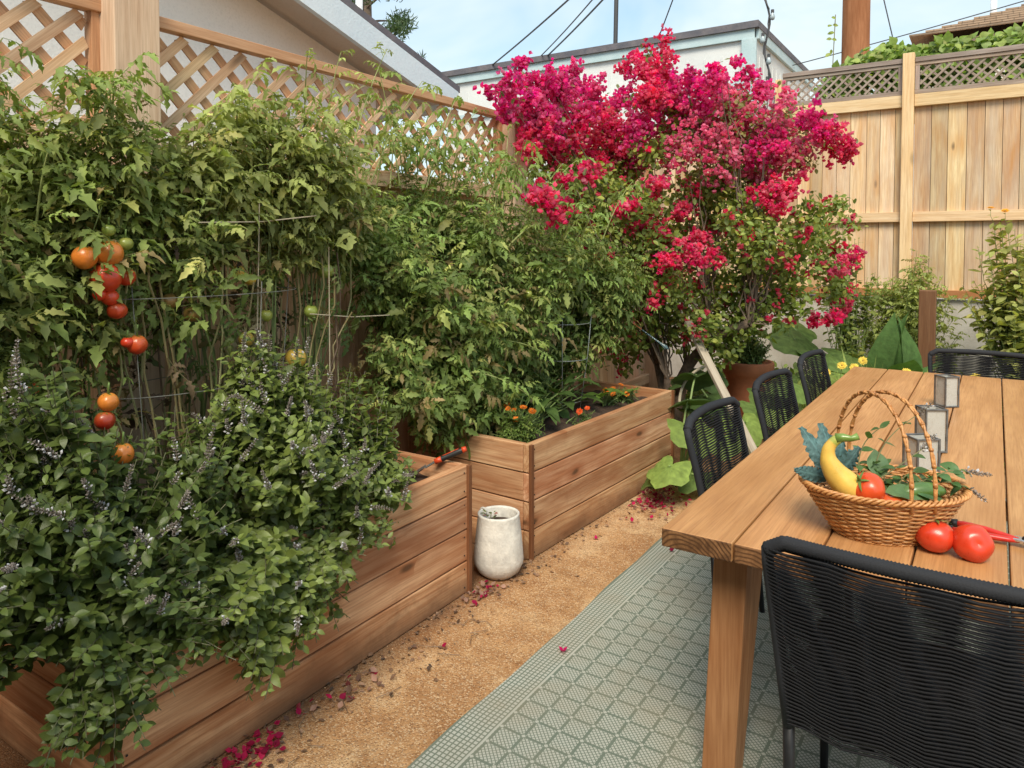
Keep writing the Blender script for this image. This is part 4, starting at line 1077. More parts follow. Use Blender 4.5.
# ================================================================== PLANTS
# --- data
FL = [(-2.06, 5.47, 2.76, 0.14, 0), (-1.96, 5.36, 2.57, 0.167, 0), (-1.78, 5.16, 2.74, 0.086, 0), (-1.55, 4.97, 2.68, 0.109, 0), (-1.58, 5.56, 2.78, 0.105, 0), (-1.78, 5.28, 2.65, 0.147, 0), (-1.68, 5.45, 2.61, 0.179, 0), (-1.53, 5.57, 2.64, 0.15, 2), (-1.35, 5.45, 2.62, 0.101, 0), (-1.88, 5.59, 2.49, 0.202, 2), (-1.57, 5.23, 2.37, 0.2, 2), (-1.48, 5.51, 2.44, 0.192, 2), (-1.24, 5.26, 2.39, 0.152, 2), (-1.22, 5.61, 2.54, 0.117, 2), (-2.15, 5.57, 2.39, 0.191, 2), (-2.14, 5.02, 2.35, 0.146, 0), (-1.77, 5.04, 2.19, 0.17, 2), (-1.61, 5.1, 2.11, 0.183, 2), (-1.54, 5.63, 2.23, 0.182, 2), (-1.27, 5.25, 2.17, 0.153, 0), (-1.13, 5.39, 2.28, 0.14, 2), (-0.99, 5.16, 2.35, 0.106, 0), (-1.18, 5.3, 2.07, 0.139, 2), (-1.06, 5.22, 2.12, 0.122, 2), (-0.86, 5.2, 2.22, 0.092, 1), (-0.79, 5.36, 2.2, 0.087, 1), (-0.85, 5.36, 2.12, 0.081, 1), (-1.0, 5.58, 2.33, 0.1, 0), (-1.38, 5.43, 1.99, 0.145, 2), (-1.24, 5.6, 1.9, 0.117, 1), (-1.3, 5.55, 1.92, 0.103, 1), (-2.23, 5.64, 2.21, 0.146, 2), (-2.31, 5.42, 2.27, 0.126, 0), (-2.27, 5.06, 1.81, 0.09, 1), (-2.43, 5.55, 1.74, 0.114, 1), (-2.34, 5.62, 1.56, 0.115, 1), (-2.24, 5.58, 1.44, 0.145, 1), (-2.27, 5.35, 1.62, 0.094, 1), (-2.08, 5.45, 1.52, 0.094, 1), (-1.78, 5.1, 1.44, 0.1, 1), (-1.85, 5.53, 1.52, 0.077, 1), (-1.7, 5.35, 1.46, 0.059, 1), (-1.96, 5.15, 1.39, 0.089, 1), (-1.97, 4.99, 1.91, 0.086, 1), (-2.02, 5.55, 1.83, 0.094, 1), (-1.89, 5.64, 1.95, 0.11, 2), (-2.07, 3.61, 1.74, 0.08, 1), (-2.26, 4.11, 1.72, 0.077, 1), (-2.25, 3.84, 1.85, 0.061, 1), (-2.11, 3.96, 1.91, 0.073, 1), (-2.1, 5.16, 1.06, 0.053, 1), (-1.02, 6.39, 1.48, 0.065, 1), (-0.96, 6.46, 1.43, 0.081, 1), (-0.88, 5.88, 1.36, 0.059, 1), (-0.98, 6.28, 1.04, 0.056, 1), (-0.98, 5.88, 0.97, 0.075, 1), (-0.96, 6.35, 0.95, 0.072, 1), (-1.09, 6.08, 0.96, 0.055, 1), (-2.52, 5.57, 2.02, 0.099, 1), (-2.5, 5.4, 2.13, 0.102, 1), (-1.53, 5.3, 2.48, 0.172, 2), (-1.86, 5.65, 2.34, 0.188, 0),
      (-2.5, 3.74, 2.47, .09, 0), (-2.5, 3.8, 2.36, .07, 0), (-2.22, 5.39, 2.98, 0.156, 1), (-2.4, 5.56, 2.95, 0.114, 1), (-2.14, 5.32, 2.79, 0.153, 1), (-2.14, 5.42, 2.6, 0.171, 1), (-2.13, 5.0, 2.58, 0.16, 1), (-2.46, 5.48, 2.69, 0.161, 0),
      (-2.48, 3.9, 2.45, 0.11, 0), (-2.55, 4.16, 2.55, 0.159, 0), (-2.43, 4.23, 2.5, 0.172, 0), (-2.61, 4.82, 2.74, 0.134, 0), (-2.4, 4.62, 2.56, 0.141, 0), (-2.40, 4.0, 2.34, 0.112, 0), (-2.4, 4.13, 2.34, 0.143, 0), (-2.4, 4.51, 2.42, 0.125, 0), (-2.4, 4.0, 2.17, 0.112, 1), (-2.42, 3.95, 2.09, 0.075, 1), (-2.55, 4.47, 2.18, 0.141, 1), (-2.44, 4.37, 2.28, 0.122, 1), (-2.58, 5.0, 2.39, 0.183, 1), (-2.55, 5.29, 2.47, 0.174, 1), (-2.46, 5.23, 2.3, 0.156, 1), (-2.49, 5.0, 2.2, 0.136, 1), (-2.52, 5.24, 2.09, 0.094, 1)]
BG = [(-2.51, 4.49, 2.04, 0.21), (-2.5, 5.1, 1.98, 0.231), (-2.47, 5.41, 2.12, 0.193), (-2.48, 5.07, 1.75, 0.23), (-2.12, 5.17, 1.85, 0.195), (-1.85, 5.29, 1.85, 0.224), (-1.66, 5.42, 1.85, 0.223), (-1.41, 5.14, 1.72, 0.208), (-1.28, 5.08, 1.55, 0.217), (-1.33, 5.57, 1.29, 0.266), (-1.46, 5.24, 1.41, 0.242), (-1.8, 5.62, 1.55, 0.234), (-1.87, 5.59, 1.16, 0.282), (-1.92, 5.28, 0.95, 0.271), (-1.55, 5.33, 1.04, 0.263), (-1.64, 5.36, 0.77, 0.193), (-1.37, 5.44, 1.04, 0.233), (-1.16, 5.41, 1.41, 0.212), (-1.09, 5.39, 1.62, 0.182), (-1.0, 5.42, 1.76, 0.125), (-1.11, 6.26, 1.56, 0.161), (-1.03, 6.2, 1.32, 0.142), (-0.98, 6.16, 1.16, 0.156), (-1.17, 5.48, 1.12, 0.187), (-2.04, 5.19, 1.18, 0.255), (-2.22, 5.23, 1.32, 0.23), (-2.13, 5.64, 1.64, 0.193), (-2.15, 5.36, 0.93, 0.234), (-1.36, 5.38, 1.8, 0.172), (-1.75, 5.5, 2.0, 0.19), (-1.5, 5.6, 2.0, 0.19), (-1.97, 5.4, 2.47, 0.183), (-1.62, 5.6, 2.25, 0.18), (-1.38, 5.7, 2.2, 0.16), (-2.48, 5.43, 2.28, 0.193), (-2.08, 5.09, 2.21, 0.177), (-0.97, 6.28, 1.83, 0.111), (-0.88, 6.18, 1.67, 0.093)]
FRUIT = [(-2.2, 1.1, 1.47, 0.032, 'orange'), (-2.2, 1.17, 1.48, 0.039, 'orange'), (-2.2, 1.16, 1.41, 0.042, 'red'), (-2.2, 1.22, 1.41, 0.027, 'red'), (-2.2, 1.17, 1.35, 0.024, 'red'), (-2.2, 1.19, 1.31, 0.027, 'red'), (-2.2, 1.14, 1.36, 0.018, 'red'), (-2.2, 1.25, 1.2, 0.028, 'red'), (-2.2, 1.22, 1.21, 0.018, 'red'), (-2.05, 1.08, 1.07, 0.025, 'orange'), (-2.05, 1.07, 1.02, 0.025, 'crimson'), (-2.0, 1.09, 0.93, 0.028, 'orange'), (-2.2, 0.95, 1.11, 0.019, 'red'), (-2.2, 1.22, 1.51, 0.021, 'green'), (-2.2, 1.17, 1.55, 0.018, 'green'), (-2.3, 1.69, 1.41, 0.022, 'yellow'), (-2.3, 1.74, 1.38, 0.022, 'yellow'), (-2.3, 1.59, 1.35, 0.025, 'green'), (-2.3, 1.59, 1.3, 0.025, 'green'), (-2.3, 1.42, 1.32, 0.027, 'bronze'), (-2.3, 1.81, 1.24, 0.023, 'green'), (-2.3, 1.95, 1.06, 0.04, 'yellow'), (-2.3, 2.11, 1.4, 0.033, 'green'), (-2.3, 2.03, 1.24, 0.028, 'green'), (-2.3, 1.72, 1.16, 0.026, 'yellow'), (-2.3, 1.5, 1.27, 0.028, 'bronze')]
TOMA = [(-2.42, 1.04, 1.91, 0.119), (-2.37, 1.13, 1.85, 0.137), (-2.3, 1.24, 1.9, 0.141), (-2.45, 1.07, 1.7, 0.182), (-2.39, 1.23, 1.68, 0.191), (-2.39, 1.43, 1.83, 0.153), (-2.27, 1.53, 1.87, 0.138), (-2.37, 1.81, 1.91, 0.153), (-2.32, 1.38, 1.65, 0.163), (-2.43, 1.72, 1.76, 0.15), (-2.39, 1.97, 1.81, 0.181), (-2.31, 2.11, 1.9, 0.165), (-2.36, 1.96, 1.70, 0.13), (-2.44, 2.34, 1.71, 0.18), (-2.34, .95, 1.52, 0.173), (-2.42, .95, 1.34, 0.153), (-2.32, .95, 1.17, 0.118), (-2.40, 1.35, 1.49, 0.097), (-2.28, 0.9, 1.07, 0.14), (-2.36, 1.25, 1.08, 0.069), (-2.3, .7, 1.6, .25), (-2.3, .75, 1.3, .2)]
TOMB = [(-2.45, 2.41, 1.53, 0.184), (-2.58, 2.71, 1.80, 0.15), (-2.54, 2.88, 1.88, 0.13), (-2.37, 2.59, 1.58, 0.213), (-2.35, 2.63, 1.25, 0.239), (-2.42, 3.04, 1.75, 0.18), (-2.42, 3.41, 1.78, 0.12), (-2.33, 2.48, 1.03, 0.184), (-2.1, 2.54, 1.44, 0.16), (-2.25, 3.26, 1.54, 0.24), (-2.3, 3.86, 1.56, 0.22), (-2.1, 3.85, 1.50, 0.19), (-2.1, 4.21, 1.38, 0.2), (-2.05, 4.40, 1.26, 0.15), (-2.17, 2.72, 1.1, 0.214), (-2.1, 2.91, 1.24, 0.2), (-2.1, 3.4, 1.27, 0.22), (-2.25, 4.3, 1.14, 0.22), (-2.2, 2.47, 0.86, 0.15), (-2.15, 2.68, 0.79, 0.15), (-2.2, 2.95, 0.92, 0.17), (-2.3, 3.61, 1.05, 0.15), (-2.2, 3.09, 1.70, 0.17), (-2.23, 3.53, 1.66, 0.16), (-2.3, 2.77, 0.6, 0.12), (-1.98, 4.35, 1.35, .2), (-1.96, 4.5, 1.2, .18), (-2.05, 4.25, .98, .16), (-2.0, 4.6, 1.35, .15), (-2.0, 4.1, 1.55, .16), (-1.98, 3.6, 1.5, .16), (-2.5, 3.2, 1.9, .1), (-2.15, 3.25, .8, .15), (-2.2, 3.6, .82, .15), (-2.25, 3.95, .85, .14), (-2.3, 4.3, .85, .15), (-2.05, 3.0, .75, .1)]
BAS1 = [(-1.97, 0.83, 1.13, 0.146), (-1.89, 0.88, 0.93, 0.172), (-1.81, 0.76, 0.8, 0.181), (-1.77, 0.82, 0.57, 0.138), (-1.77, 0.96, 0.73, 0.197), (-1.7, 1.04, 0.51, 0.139), (-1.98, 1.32, 0.89, 0.181), (-1.96, 1.15, 0.87, 0.169), (-1.97, 0.81, 0.94, 0.145), (-2.0, 1.06, 1.0, 0.109), (-1.72, 0.84, 0.42, 0.08), (-2.1, .6, .9, .25), (-1.9, .6, .65, .2), (-1.70, .93, .42, .13), (-1.72, .80, .36, .10), (-1.76, 1.18, .62, .17), (-1.84, 1.22, .82, .17), (-1.72, 1.15, .45, .12)]
BAS2 = [(-2.08, 1.57, 0.92, 0.169), (-1.88, 1.42, 0.66, 0.215), (-1.72, 1.23, 0.51, 0.164), (-1.73, 1.48, 0.43, 0.14), (-2.02, 1.84, 0.83, 0.164), (-2.14, 2.15, 0.79, 0.164), (-2.04, 2.21, 0.62, 0.13), (-1.87, 1.74, 0.6, 0.189), (-1.89, 1.98, 0.46, 0.10), (-1.82, 1.69, 0.35, 0.117), (-2.12, 1.78, 1.01, 0.109), (-2.1, 1.55, 1.04, 0.084), (-2.11, 2.01, 0.96, 0.102), (-1.7, 1.31, 0.36, 0.099), (-2.0, 1.5, 1.12, .11), (-1.97, 1.7, 1.06, .12), (-1.8, 1.55, .85, .17), (-1.95, 1.45, .98, .16), (-1.74, 1.62, .5, .16), (-1.72, 1.45, .36, .13), (-1.79, 1.85, .56, .14), (-1.84, 2.02, .64, .12), (-1.71, 1.25, .33, .12), (-1.78, 1.7, .7, .16)]

def basil(name, label, base, blobs, n, nsp, tint):
    e = empty(name, base, label=label, cat='basil bush', group='flowering basil bushes')
    bl = [(a - base[0], b - base[1], c - base[2], r) for a, b, c, r in blobs]
    lm, sm = MB(), MB()
    bs = [(U(-.12, .12), U(-.3, .3), 0) for _ in range(7)]
    tips = leafy(lm, sm, bl, bs, n, T_BASIL, (.028, .055), .026, .26, tint, stem_r=.0022, up=.7, pairs=True, yel=.12, away=(.18, -.08, .0), stem_tint=(.12, .12, .06), yellow=(.2, .26, .07))
    lm.build('foliage', 'basil', e, smooth=True); sm.build('stems', 'stem', e)
    # spikes on the outermost tips
    C = np.mean([b[:3] for b in bl], axis=0)
    sc_ = sorted(tips, key=lambda t: -((t[0][0] - C[0]) * .8 + (t[0][2] - C[2]) * .55 + rs.uniform(0, .55)))
    for p, d in sc_[:nsp]:
        o = unit(p - C + np.array((.05, -.05, .45))); flower_spike(e, p - d * .01, unit(d * .7 + o + rs.normal(0, .5, 3)), U(.04, .085))
basil('basil_bush', 'flowering basil bush with shade darkened into its leaves at the near end of the low planter', (-2.05, 1.15, .5), BAS1, 680, 55, (.088, .122, .028))  # leaf tint lowered to put the corner's shade into the colour
basil('basil_bush', 'flowering basil bush with lilac spikes beside the trowel', (-2.05, 1.85, .5), BAS2, 960, 80, (.145, .185, .042))

def tomato(name, label, base, blobs, n, fruits, tint, nb=6, spread=.5, sprigs=(), span=.34, leaf=(.045, .155), sp=.034):
    e = empty(name, base, label=label, cat='tomato plant', group='tomato plants in the planters')
    base = np.array(base)
    bl = [(a - base[0], b - base[1], c - base[2], r) for a, b, c, r in blobs]
    lm, sm = MB(), MB()
    bs = [(U(-.12, .08), U(-spread, spread), 0) for _ in range(nb)]
    leafy(lm, sm, bl, bs, int(n * 1.3), T_TOM, leaf, sp, span, tint, stem_r=.0034, up=.45, away=(.22, -.08, .05), yel=.38, var=.5, droop=-.05, stem_frac=.13, stem_tint=(.17, .22, .07), yellow=(.42, .40, .13), dry=.06)
    top = [b for b in blobs if b[2] > 1.45]
    auto = []
    for _ in range(int((2.2 if base[1] > 1.5 else .8) * len(top))):
        b = random.choice(top); a0 = (b[0] + U(-.05, .05), b[1] + U(-.1, .1), b[2]); auto.append((a0, (a0[0] + U(-.05, .22), a0[1] + U(-.22, .25), min(b[2] + b[3] + U(.03, .26), 2.0 if b[1] < 1.9 else 2.3))))
    for (p0, p1) in list(sprigs) + auto:
        p0 = np.array(p0) - base; p1 = np.array(p1) - base; mid = (p0 + p1) / 2 + (0, 0, .08)
        p = curve3(p0, mid, p1, 12); sm.tube(p, np.linspace(.004, .0015, 12), 5, (.30, .34, .12))
        lb = LB()
        for k in range(3, 12):
            a = k * 2.4 + U(0, 1); lb.one('s', T_TOM, p[k], (math.cos(a), math.sin(a), U(-.3, .5)), (.3, -.3, 1), U(.05, .14), tints(1, np.array(tint) * 1.25, .25, .3)[0])
        lb.fill(lm)
    lm.build('foliage', 'tomleaf', e, smooth=True); sm.build('stems', 'stem', e)
    for x, y, z, r, col in fruits:
        r *= 1.06; x += .015
        m = MB(); rot = rotx(R(U(120, 200))) @ roty(R(U(-25, 25)))
        c = np.array(TC[col]) * U(.85, 1.1); sq = U(.86, 1.05)
        gr_ = np.linspace(0, 1, 17)[:, None] ** 2.5 * U(.1, .6) if r > .02 else np.zeros((17, 1))
        tt_ = np.repeat(c * (1 - gr_) + np.array((.42, .30, .06)) * gr_, 20, 0) * rs.uniform(.9, 1.08, (340, 1))
        m.lathe(tomato_prof(r, sq), (0, 0, 0), 20, tint=tt_, lobes=(random.choice((4, 5, 6)), .045 if r > .026 else 0.01, U(0, 6)), rot=roty(R(U(-20, 20))))
        o = m.build('fruit', 'tomato', e, smooth=True, loc=tuple(np.array((x, y, z)) - base)); calyx(o, r, r * sq * .86, None, 1.2)
tomato('tomato_plant', 'tomato plant against the lattice fence with clusters of ripe red tomatoes', (-2.38, 1.25, .49), [b for b in TOMA if b[1] < 1.45] + [(-2.25, 1.18, 1.56, .08)], 300, [f for f in FRUIT if f[1] < 1.35], (.19, .245, .065),
       sprigs=[((-2.4, .9, 1.8), (-2.3, .95, 2.08)), ((-2.4, 1.2, 1.8), (-2.35, 1.35, 2.1))])
tomato('tomato_plant', 'tomato plant with green and yellow unripe fruit above the basil', (-2.40, 1.95, .49), [b for b in TOMA if b[1] >= 1.45], 230, [f for f in FRUIT if f[1] >= 1.35], (.28, .32, .10), span=.22,
       sprigs=[((-2.4, 2.2, 1.9), (-2.3, 2.22, 2.32)), ((-2.4, 2.1, 1.9), (-2.2, 1.95, 2.25)), ((-2.35, 2.3, 1.85), (-2.25, 2.45, 2.38)), ((-2.4, 2.5, 1.8), (-2.3, 2.75, 2.3)), ((-2.4, 1.75, 1.9), (-2.3, 1.8, 2.15))])
tomato('tomato_plant', 'big dense tomato plant spilling over the planter with the marigolds', (-2.30, 3.45, .49), TOMB, 520, [(-2.05, 3.3, 1.25, .02, 'green')], (.175, .25, .065), 9, .55,
       sprigs=[((-2.4, 2.9, 1.8), (-2.35, 3.1, 2.3)), ((-2.4, 3.2, 1.8), (-2.3, 3.3, 2.15)), ((-2.4, 2.7, 1.8), (-2.4, 2.55, 2.35)), ((-2.3, 3.7, 1.6), (-2.2, 3.95, 2.0)), ((-2.1, 3.2, 1.5), (-1.95, 3.45, 1.65)), ((-2.1, 2.8, .9), (-1.9, 3.15, .72)), ((-2.2, 3.0, 1.0), (-1.95, 3.3, .95)), ((-2.4, 3.6, 1.7), (-2.45, 3.75, 2.25)), ((-2.5, 3.0, 1.8), (-2.5, 3.5, 2.3))])

# dried hanging tomato vines with curled brown leaves
def dried():
    e = empty('withered_vine', (-2.35, 1.6, .5), label='half withered brown and green vine hanging before the fence boards', cat='vine')
    lm, sm = MB(), MB(); lb = LB()
    for i in range(44):
        y = U(-.45, .72); x = U(-.05, .12); p = curve3((x, y * .6, 0), (x + U(-.05, .05), y, .4), (x + U(-.05, .08), y + U(-.1, .1), U(.75, 1.15)), 10)
        p += rs.normal(0, .008, p.shape); sm.tube(p, .0035, 5, random.choice([(.22, .18, .08), (.10, .06, .035), (.26, .25, .11)]))
        for k in range(2, 10):
            if rs.rand() < (.75 if p[k][2] > .62 else .3): a = U(0, 6.3); lb.one('d', T_TOM, p[k], (math.cos(a), math.sin(a), -.9), (1, 0, .3), U(.06, .14), random.choice([(.20, .14, .08), (.26, .22, .12), (.07, .045, .03), (.14, .17, .06), (.13, .19, .05), (.17, .23, .06), (.10, .15, .04), (.09, .14, .04)]))
    lb.fill(lm); lm.build('foliage', 'tomleaf', e, smooth=True); sm.build('stems', 'stem', e)
dried()
m = MB()
for a, b in (((-2.2, 1.72, 1.66), (-2.22, 1.72, 1.2)), ((-2.2, 2.05, 1.5), (-2.2, 2.05, 1.0)), ((-2.16, 1.45, 1.58), (-2.16, 1.95, 1.62)), ((-2.2, 1.95, 1.24), (-2.2, 2.4, 1.2))):
    m = MB(); m.tube([a, ((a[0] + b[0]) / 2, (a[1] + b[1]) / 2, (a[2] + b[2]) / 2 - .01), b], .0022, 5)
    vert = abs(a[2] - b[2]) > .2
    tag(m.build('garden_twine', 'twine'), {1.66: 'pale twine hanging straight down, left of the two vertical ties', 1.5: 'pale twine hanging straight down beside the yellow tomato', 1.58: 'horizontal twine stretched above the green and yellow tomatoes', 1.24: 'horizontal twine stretched low by the yellow tomato'}[a[2]], 'twine', 'garden twine ties')

# --- bougainvillea
def bougain():
    base = np.array((-2.02, 5.35, 0.))
    e = empty('bougainvillea', base, label='large bougainvillea shrub covered in crimson and magenta blossom', cat='bougainvillea')
    F2 = [((a * .92, b * .92, 1.5 + (c - 1.5) * .92, r, k) if (k == 1 and c < 1.97 and a < -1.1) else (a, b, c, r, k)) for a, b, c, r, k in FL]
    fl = [(a - base[0], b - base[1], c, r, k) for a, b, c, r, k in F2]; bg = [(a - base[0], b - base[1], c, r) for a, b, c, r in BG]
    # trunk and limbs
    tr = MB(); rsx = np.random.RandomState(5)
    for (q, r) in (((.1, .1, .55), .05), ((-.1, .0, .6), .042), ((.02, -.1, .5), .035)):
        tr.tube(curve3((q[0] * .3, q[1] * .3, 0), (q[0] * .2, q[1], .3), q, 8), np.linspace(r, r * .75, 8), 8)
    tr.tube(curve3((.05, .05, .4), (.18, 0, .8), (.62, -.1, .96), 9), np.linspace(.045, .03, 9), 8)
    tr.build('trunk', 'bark', e, smooth=True)
    lm = MB(); br = MB(); dead = MB()
    tg, idx = sample_blobs(fl + [b + (0,) for b in bg], 95)
    for i, t in enumerate(tg):
        s = np.array(min([(.1, .1, .5), (-.1, 0, .55), (.02, -.1, .5), (.62, -.1, .96), (.3, -.05, .85)], key=lambda q: abs(q[0] - t[0]) + U(0, .25)))
        mid = s * .5 + t * .5; mid[2] = s[2] + (t[2] - s[2]) * .7; p = curve3(s, mid, t, 9); p[1:-1] += rs.normal(0, .02, (7, 3))
        br.tube(p, np.linspace(U(.006, .012), .002, 9), 5, np.array((.15, .11, .08)) * U(.6, 1.6), cap=False)
    br.build('branches', plain('twig', (1, 1, 1), .9, tinted=True, nscale=60), e, smooth=True)
    # foliage
    lb = LB()
    bg = bg + [(-2.3 - base[0], 4.75 - base[1], 1.55, .24), (-2.2 - base[0], 4.8 - base[1], 1.25, .2), (-2.1 - base[0], 4.8 - base[1], 1.75, .22), (-2.35 - base[0], 4.7 - base[1], 1.9, .22), (-1.95 - base[0], 4.9 - base[1], 1.5, .2), (-1.85 - base[0], 4.9 - base[1], 1.2, .16), (-1.6 - base[0], 4.95 - base[1], .95, .14), (-2.2 - base[0], 5.0 - base[1], .9, .2), (-2.35 - base[0], 5.2 - base[1], .7, .2)]
    n = 15000; P, _ = sample_blobs(bg, n, .45)
    D = unit(rs.normal(size=(n, 3)) + (.2, -.2, -.2)); N = unit(rs.normal(0, .5, (n, 3)) + (.2, -.4, .9))
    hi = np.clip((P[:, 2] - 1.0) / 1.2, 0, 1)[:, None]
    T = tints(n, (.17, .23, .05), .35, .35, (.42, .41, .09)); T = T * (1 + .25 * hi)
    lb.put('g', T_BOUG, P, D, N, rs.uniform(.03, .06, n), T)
    n = 2300; P, _ = sample_blobs([(b[0], b[1] + .03, b[2] - .02, b[3]) for b in fl if b[4] == 2], n, .5)
    lb.put('g', T_BOUG, P, unit(rs.normal(size=(n, 3))), unit(rs.normal(0, .5, (n, 3)) + (0, -.3, .9)), rs.uniform(.022, .045, n), tints(n, (.20, .22, .07), .3, .4, (.42, .33, .14)))
    n = 1200; P, _ = sample_blobs([b for b in fl if b[4] != 2], n, .8)
    lb.put('g', T_BOUG, P, unit(rs.normal(size=(n, 3))), unit(rs.normal(0, .5, (n, 3)) + (0, -.3, .9)), rs.uniform(.025, .045, n), tints(n, (.14, .18, .05), .3, .3))
    lb.fill(lm); lm.build('foliage', 'bougleaf', e, smooth=True)
    fm = MB(); lb = LB()
    base_c = {0: np.array((.90, .025, .34)), 1: np.array((.90, .025, .20)), 2: np.array((.90, .15, .34))}
    for (x, y, z, r, k) in fl:
        dens = 2700 if k != 2 else 1500
        m_ = max(8, int(dens * r * r * (1. if r > .08 else 1.3)))
        # several sub-clusters inside the blob so that the outline is uneven
        ns = max(3, int(r * 50)); sub = unit(rs.normal(size=(ns, 3))) * rs.uniform(.3, 1.25, (ns, 1)) * r; w = rs.randint(0, ns, m_)
        P = np.array((x, y, z)) + sub[w] + rs.normal(0, r * .24, (m_, 3))
        D = unit(rs.normal(size=(m_, 3))); N = unit(rs.normal(size=(m_, 3)))
        b = rs.uniform(.7, 1.2, (m_, 1)); T = base_c[k] * b; pk = rs.rand(m_, 1) < (.30 if k == 2 else .12)
        T = np.where(pk, T * .65 + np.array((.30, .14, .20)), T); T[:, 2] += rs.uniform(-.02, .04, m_); T = np.clip(T, .003, .9)
        lb.put('f', T_BRACT, P, D, N, rs.uniform(.026, .040, m_), T)
    n = 420; P, _ = sample_blobs(bg, n, .25); cl = rs.rand(n) < .5
    P[cl] = P[rs.choice(np.where(cl)[0], cl.sum())] + rs.normal(0, .03, (cl.sum(), 3))
    lb.put('f', T_BRACT, P, unit(rs.normal(size=(n, 3))), unit(rs.normal(size=(n, 3))), rs.uniform(.022, .034, n), np.array((.84, .03, .17)) * rs.uniform(.7, 1.1, (n, 1)))
    lb.fill(fm); fm.build('blossom', 'petal', e, smooth=True)
bougain()

# pinkish post-like trunk group below; leafy herb in terracotta pot
def shrub(name, label, cat, base, blobs, n, tm, lsz, sp, span, tint, matn='bougleaf', yel=.2, group=None, flowers=None, **kw):
    e = empty(name, base, label=label, cat=cat, group=group); base = np.array(base)
    bl = [(a - base[0], b - base[1], c - base[2], r) for a, b, c, r in blobs]
    lm, sm = MB(), MB(); bs = [(U(-.06, .06), U(-.05, .05), 0) for _ in range(4)]
    tips = leafy(lm, sm, bl, bs, n, tm, lsz, sp, span, tint, stem_r=.003, up=.6, yel=yel, **kw)
    lm.build('foliage', matn, e, smooth=True); sm.build('stems', 'stem', e)
    if flowers:
        cnt, r, col, cc = flowers
        tp = sorted(tips, key=lambda t: -(t[0][2] - t[0][1] * .5))[:cnt * 2]; random.shuffle(tp)
        for p, d in tp[:cnt]: flower_head(e, p + d * .01, unit(d + np.array((.1, -.7, .5))), r * U(.8, 1.2), col, cc)
    return e
def flower_head(parent, p, d, r, col, cc, petals=14):
    m = MB(); lb = LB(); d = unit(np.array(d, float)); a = unit(np.cross(d, (.3, .1, 1))); b = np.cross(d, a)
    for ring in range(2):
        for k in range(petals):
            th = k * 6.283 / petals + ring * .2; o = math.cos(th) * a + math.sin(th) * b
            lb.one('f', [leaf_t((.06, .15, .16, .05), 1, .2, .1)], p, o + d * (.25 + .4 * ring), d, r * (1 - .25 * ring) * U(.85, 1.1), np.array(col) * U(.85, 1.15))
    lb.fill(m); m.lathe([(0, .25), (.18, .2), (.25, 0)], (0, 0, 0), 10, tint=cc)
    q = Vector(d).to_track_quat('Z', 'Y').to_matrix(); m.v[-1] = (m.v[-1] * r) @ np.array(q).T + np.array(p)
    return m.build('flower', 'flowertint', parent, smooth=True)
ORG = (.75, .20, .02); YEL = (.80, .48, .03)
shrub('potted_herb', 'bushy green herb growing in the large terracotta pot', 'herb', (-1.6, 6.0, .53), [(-1.65, 5.98, .72, .16), (-1.5, 6.0, .72, .13), (-1.78, 6.0, .74, .13), (-1.6, 5.95, .86, .13)], 150, T_BASIL, (.02, .035), .016, .2, (.15, .22, .06), 'basil', pairs=True)
# marigolds
shrub('marigold', 'marigold clump with orange and yellow blooms at the planter corner', 'marigold', (-2.0, 3.08, .49), [(-1.98, 3.06, .60, .075), (-1.93, 3.14, .61, .07), (-2.03, 3.14, .61, .08)], 120, T_SMALLPIN, (.03, .055), .014, .12, (.13, .20, .04), 'tomleaf', flowers=(6, .020, ORG, (.5, .1, .01)), group='marigolds in the planter')
shrub('marigold', 'marigold clump with orange blooms at the far planter corner', 'marigold', (-1.98, 4.35, .49), [(-1.98, 4.30, .56, .06), (-1.93, 4.42, .56, .06)], 50, T_SMALLPIN, (.03, .05), .014, .1, (.12, .18, .05), 'tomleaf', flowers=(8, .020, ORG, (.5, .1, .01)), group='marigolds in the planter')
shrub('marigold', 'small marigold with one orange bloom beside the wire cage', 'marigold', (-1.92, 3.70, .49), [(-1.90, 3.70, .55, .035)], 16, T_SMALLPIN, (.02, .035), .014, .08, (.10, .16, .04), 'tomleaf', flowers=(2, .018, (.75, .10, .02), (.3, .05, .01)), group='marigolds in the planter')
def broadclump(name, label, cat, base, specs, matn='squashleaf', group=None, tm=None):
    """specs: (dx,dy,z,length,az,tilt,tint)"""
    e = empty(name, base, label=label, cat=cat, group=group); sm = MB()
    for (dx, dy, z, L, az, tl, c) in specs:
        lm = MB(); lb = LB(); d = (math.cos(az) * math.cos(tl), math.sin(az) * math.cos(tl), math.sin(tl))
        lb.one('b', tm or T_BROAD, (dx, dy, z), d, (0, 0, 1.) if abs(tl) < 1 else (math.cos(az), math.sin(az), .3), L, np.array(c) * U(.85, 1.15)); lb.fill(lm)
        lm.build('leaf', matn, e, smooth=True)
        sm.tube(curve3((dx * .3, dy * .3, 0), (dx * .6, dy * .6, z * .7), (dx, dy, z), 6), .004, 6, (.16, .22, .06))
    sm.build('stems', 'stem', e); return e
broadclump('squash_seedling', 'small leafy squash seedling beside the wire cage', 'seedling', (-2.02, 4.2, .49), [(U(-.05, .05), U(-.08, .1), U(.03, .1), U(.10, .16), U(-2.5, 1), U(.1, .7), (.13, .23, .04)) for _ in range(7)])
broadclump('ground_seedling', 'dark leafy seedlings under the big tomato plant in the planter', 'seedling', (-2.15, 3.3, .49), [(U(-.25, .14), U(-.2, .75), U(.04, .24), U(.09, .16), U(-2.5, 1), U(.0, .7), (.075, .13, .03)) for _ in range(75)])

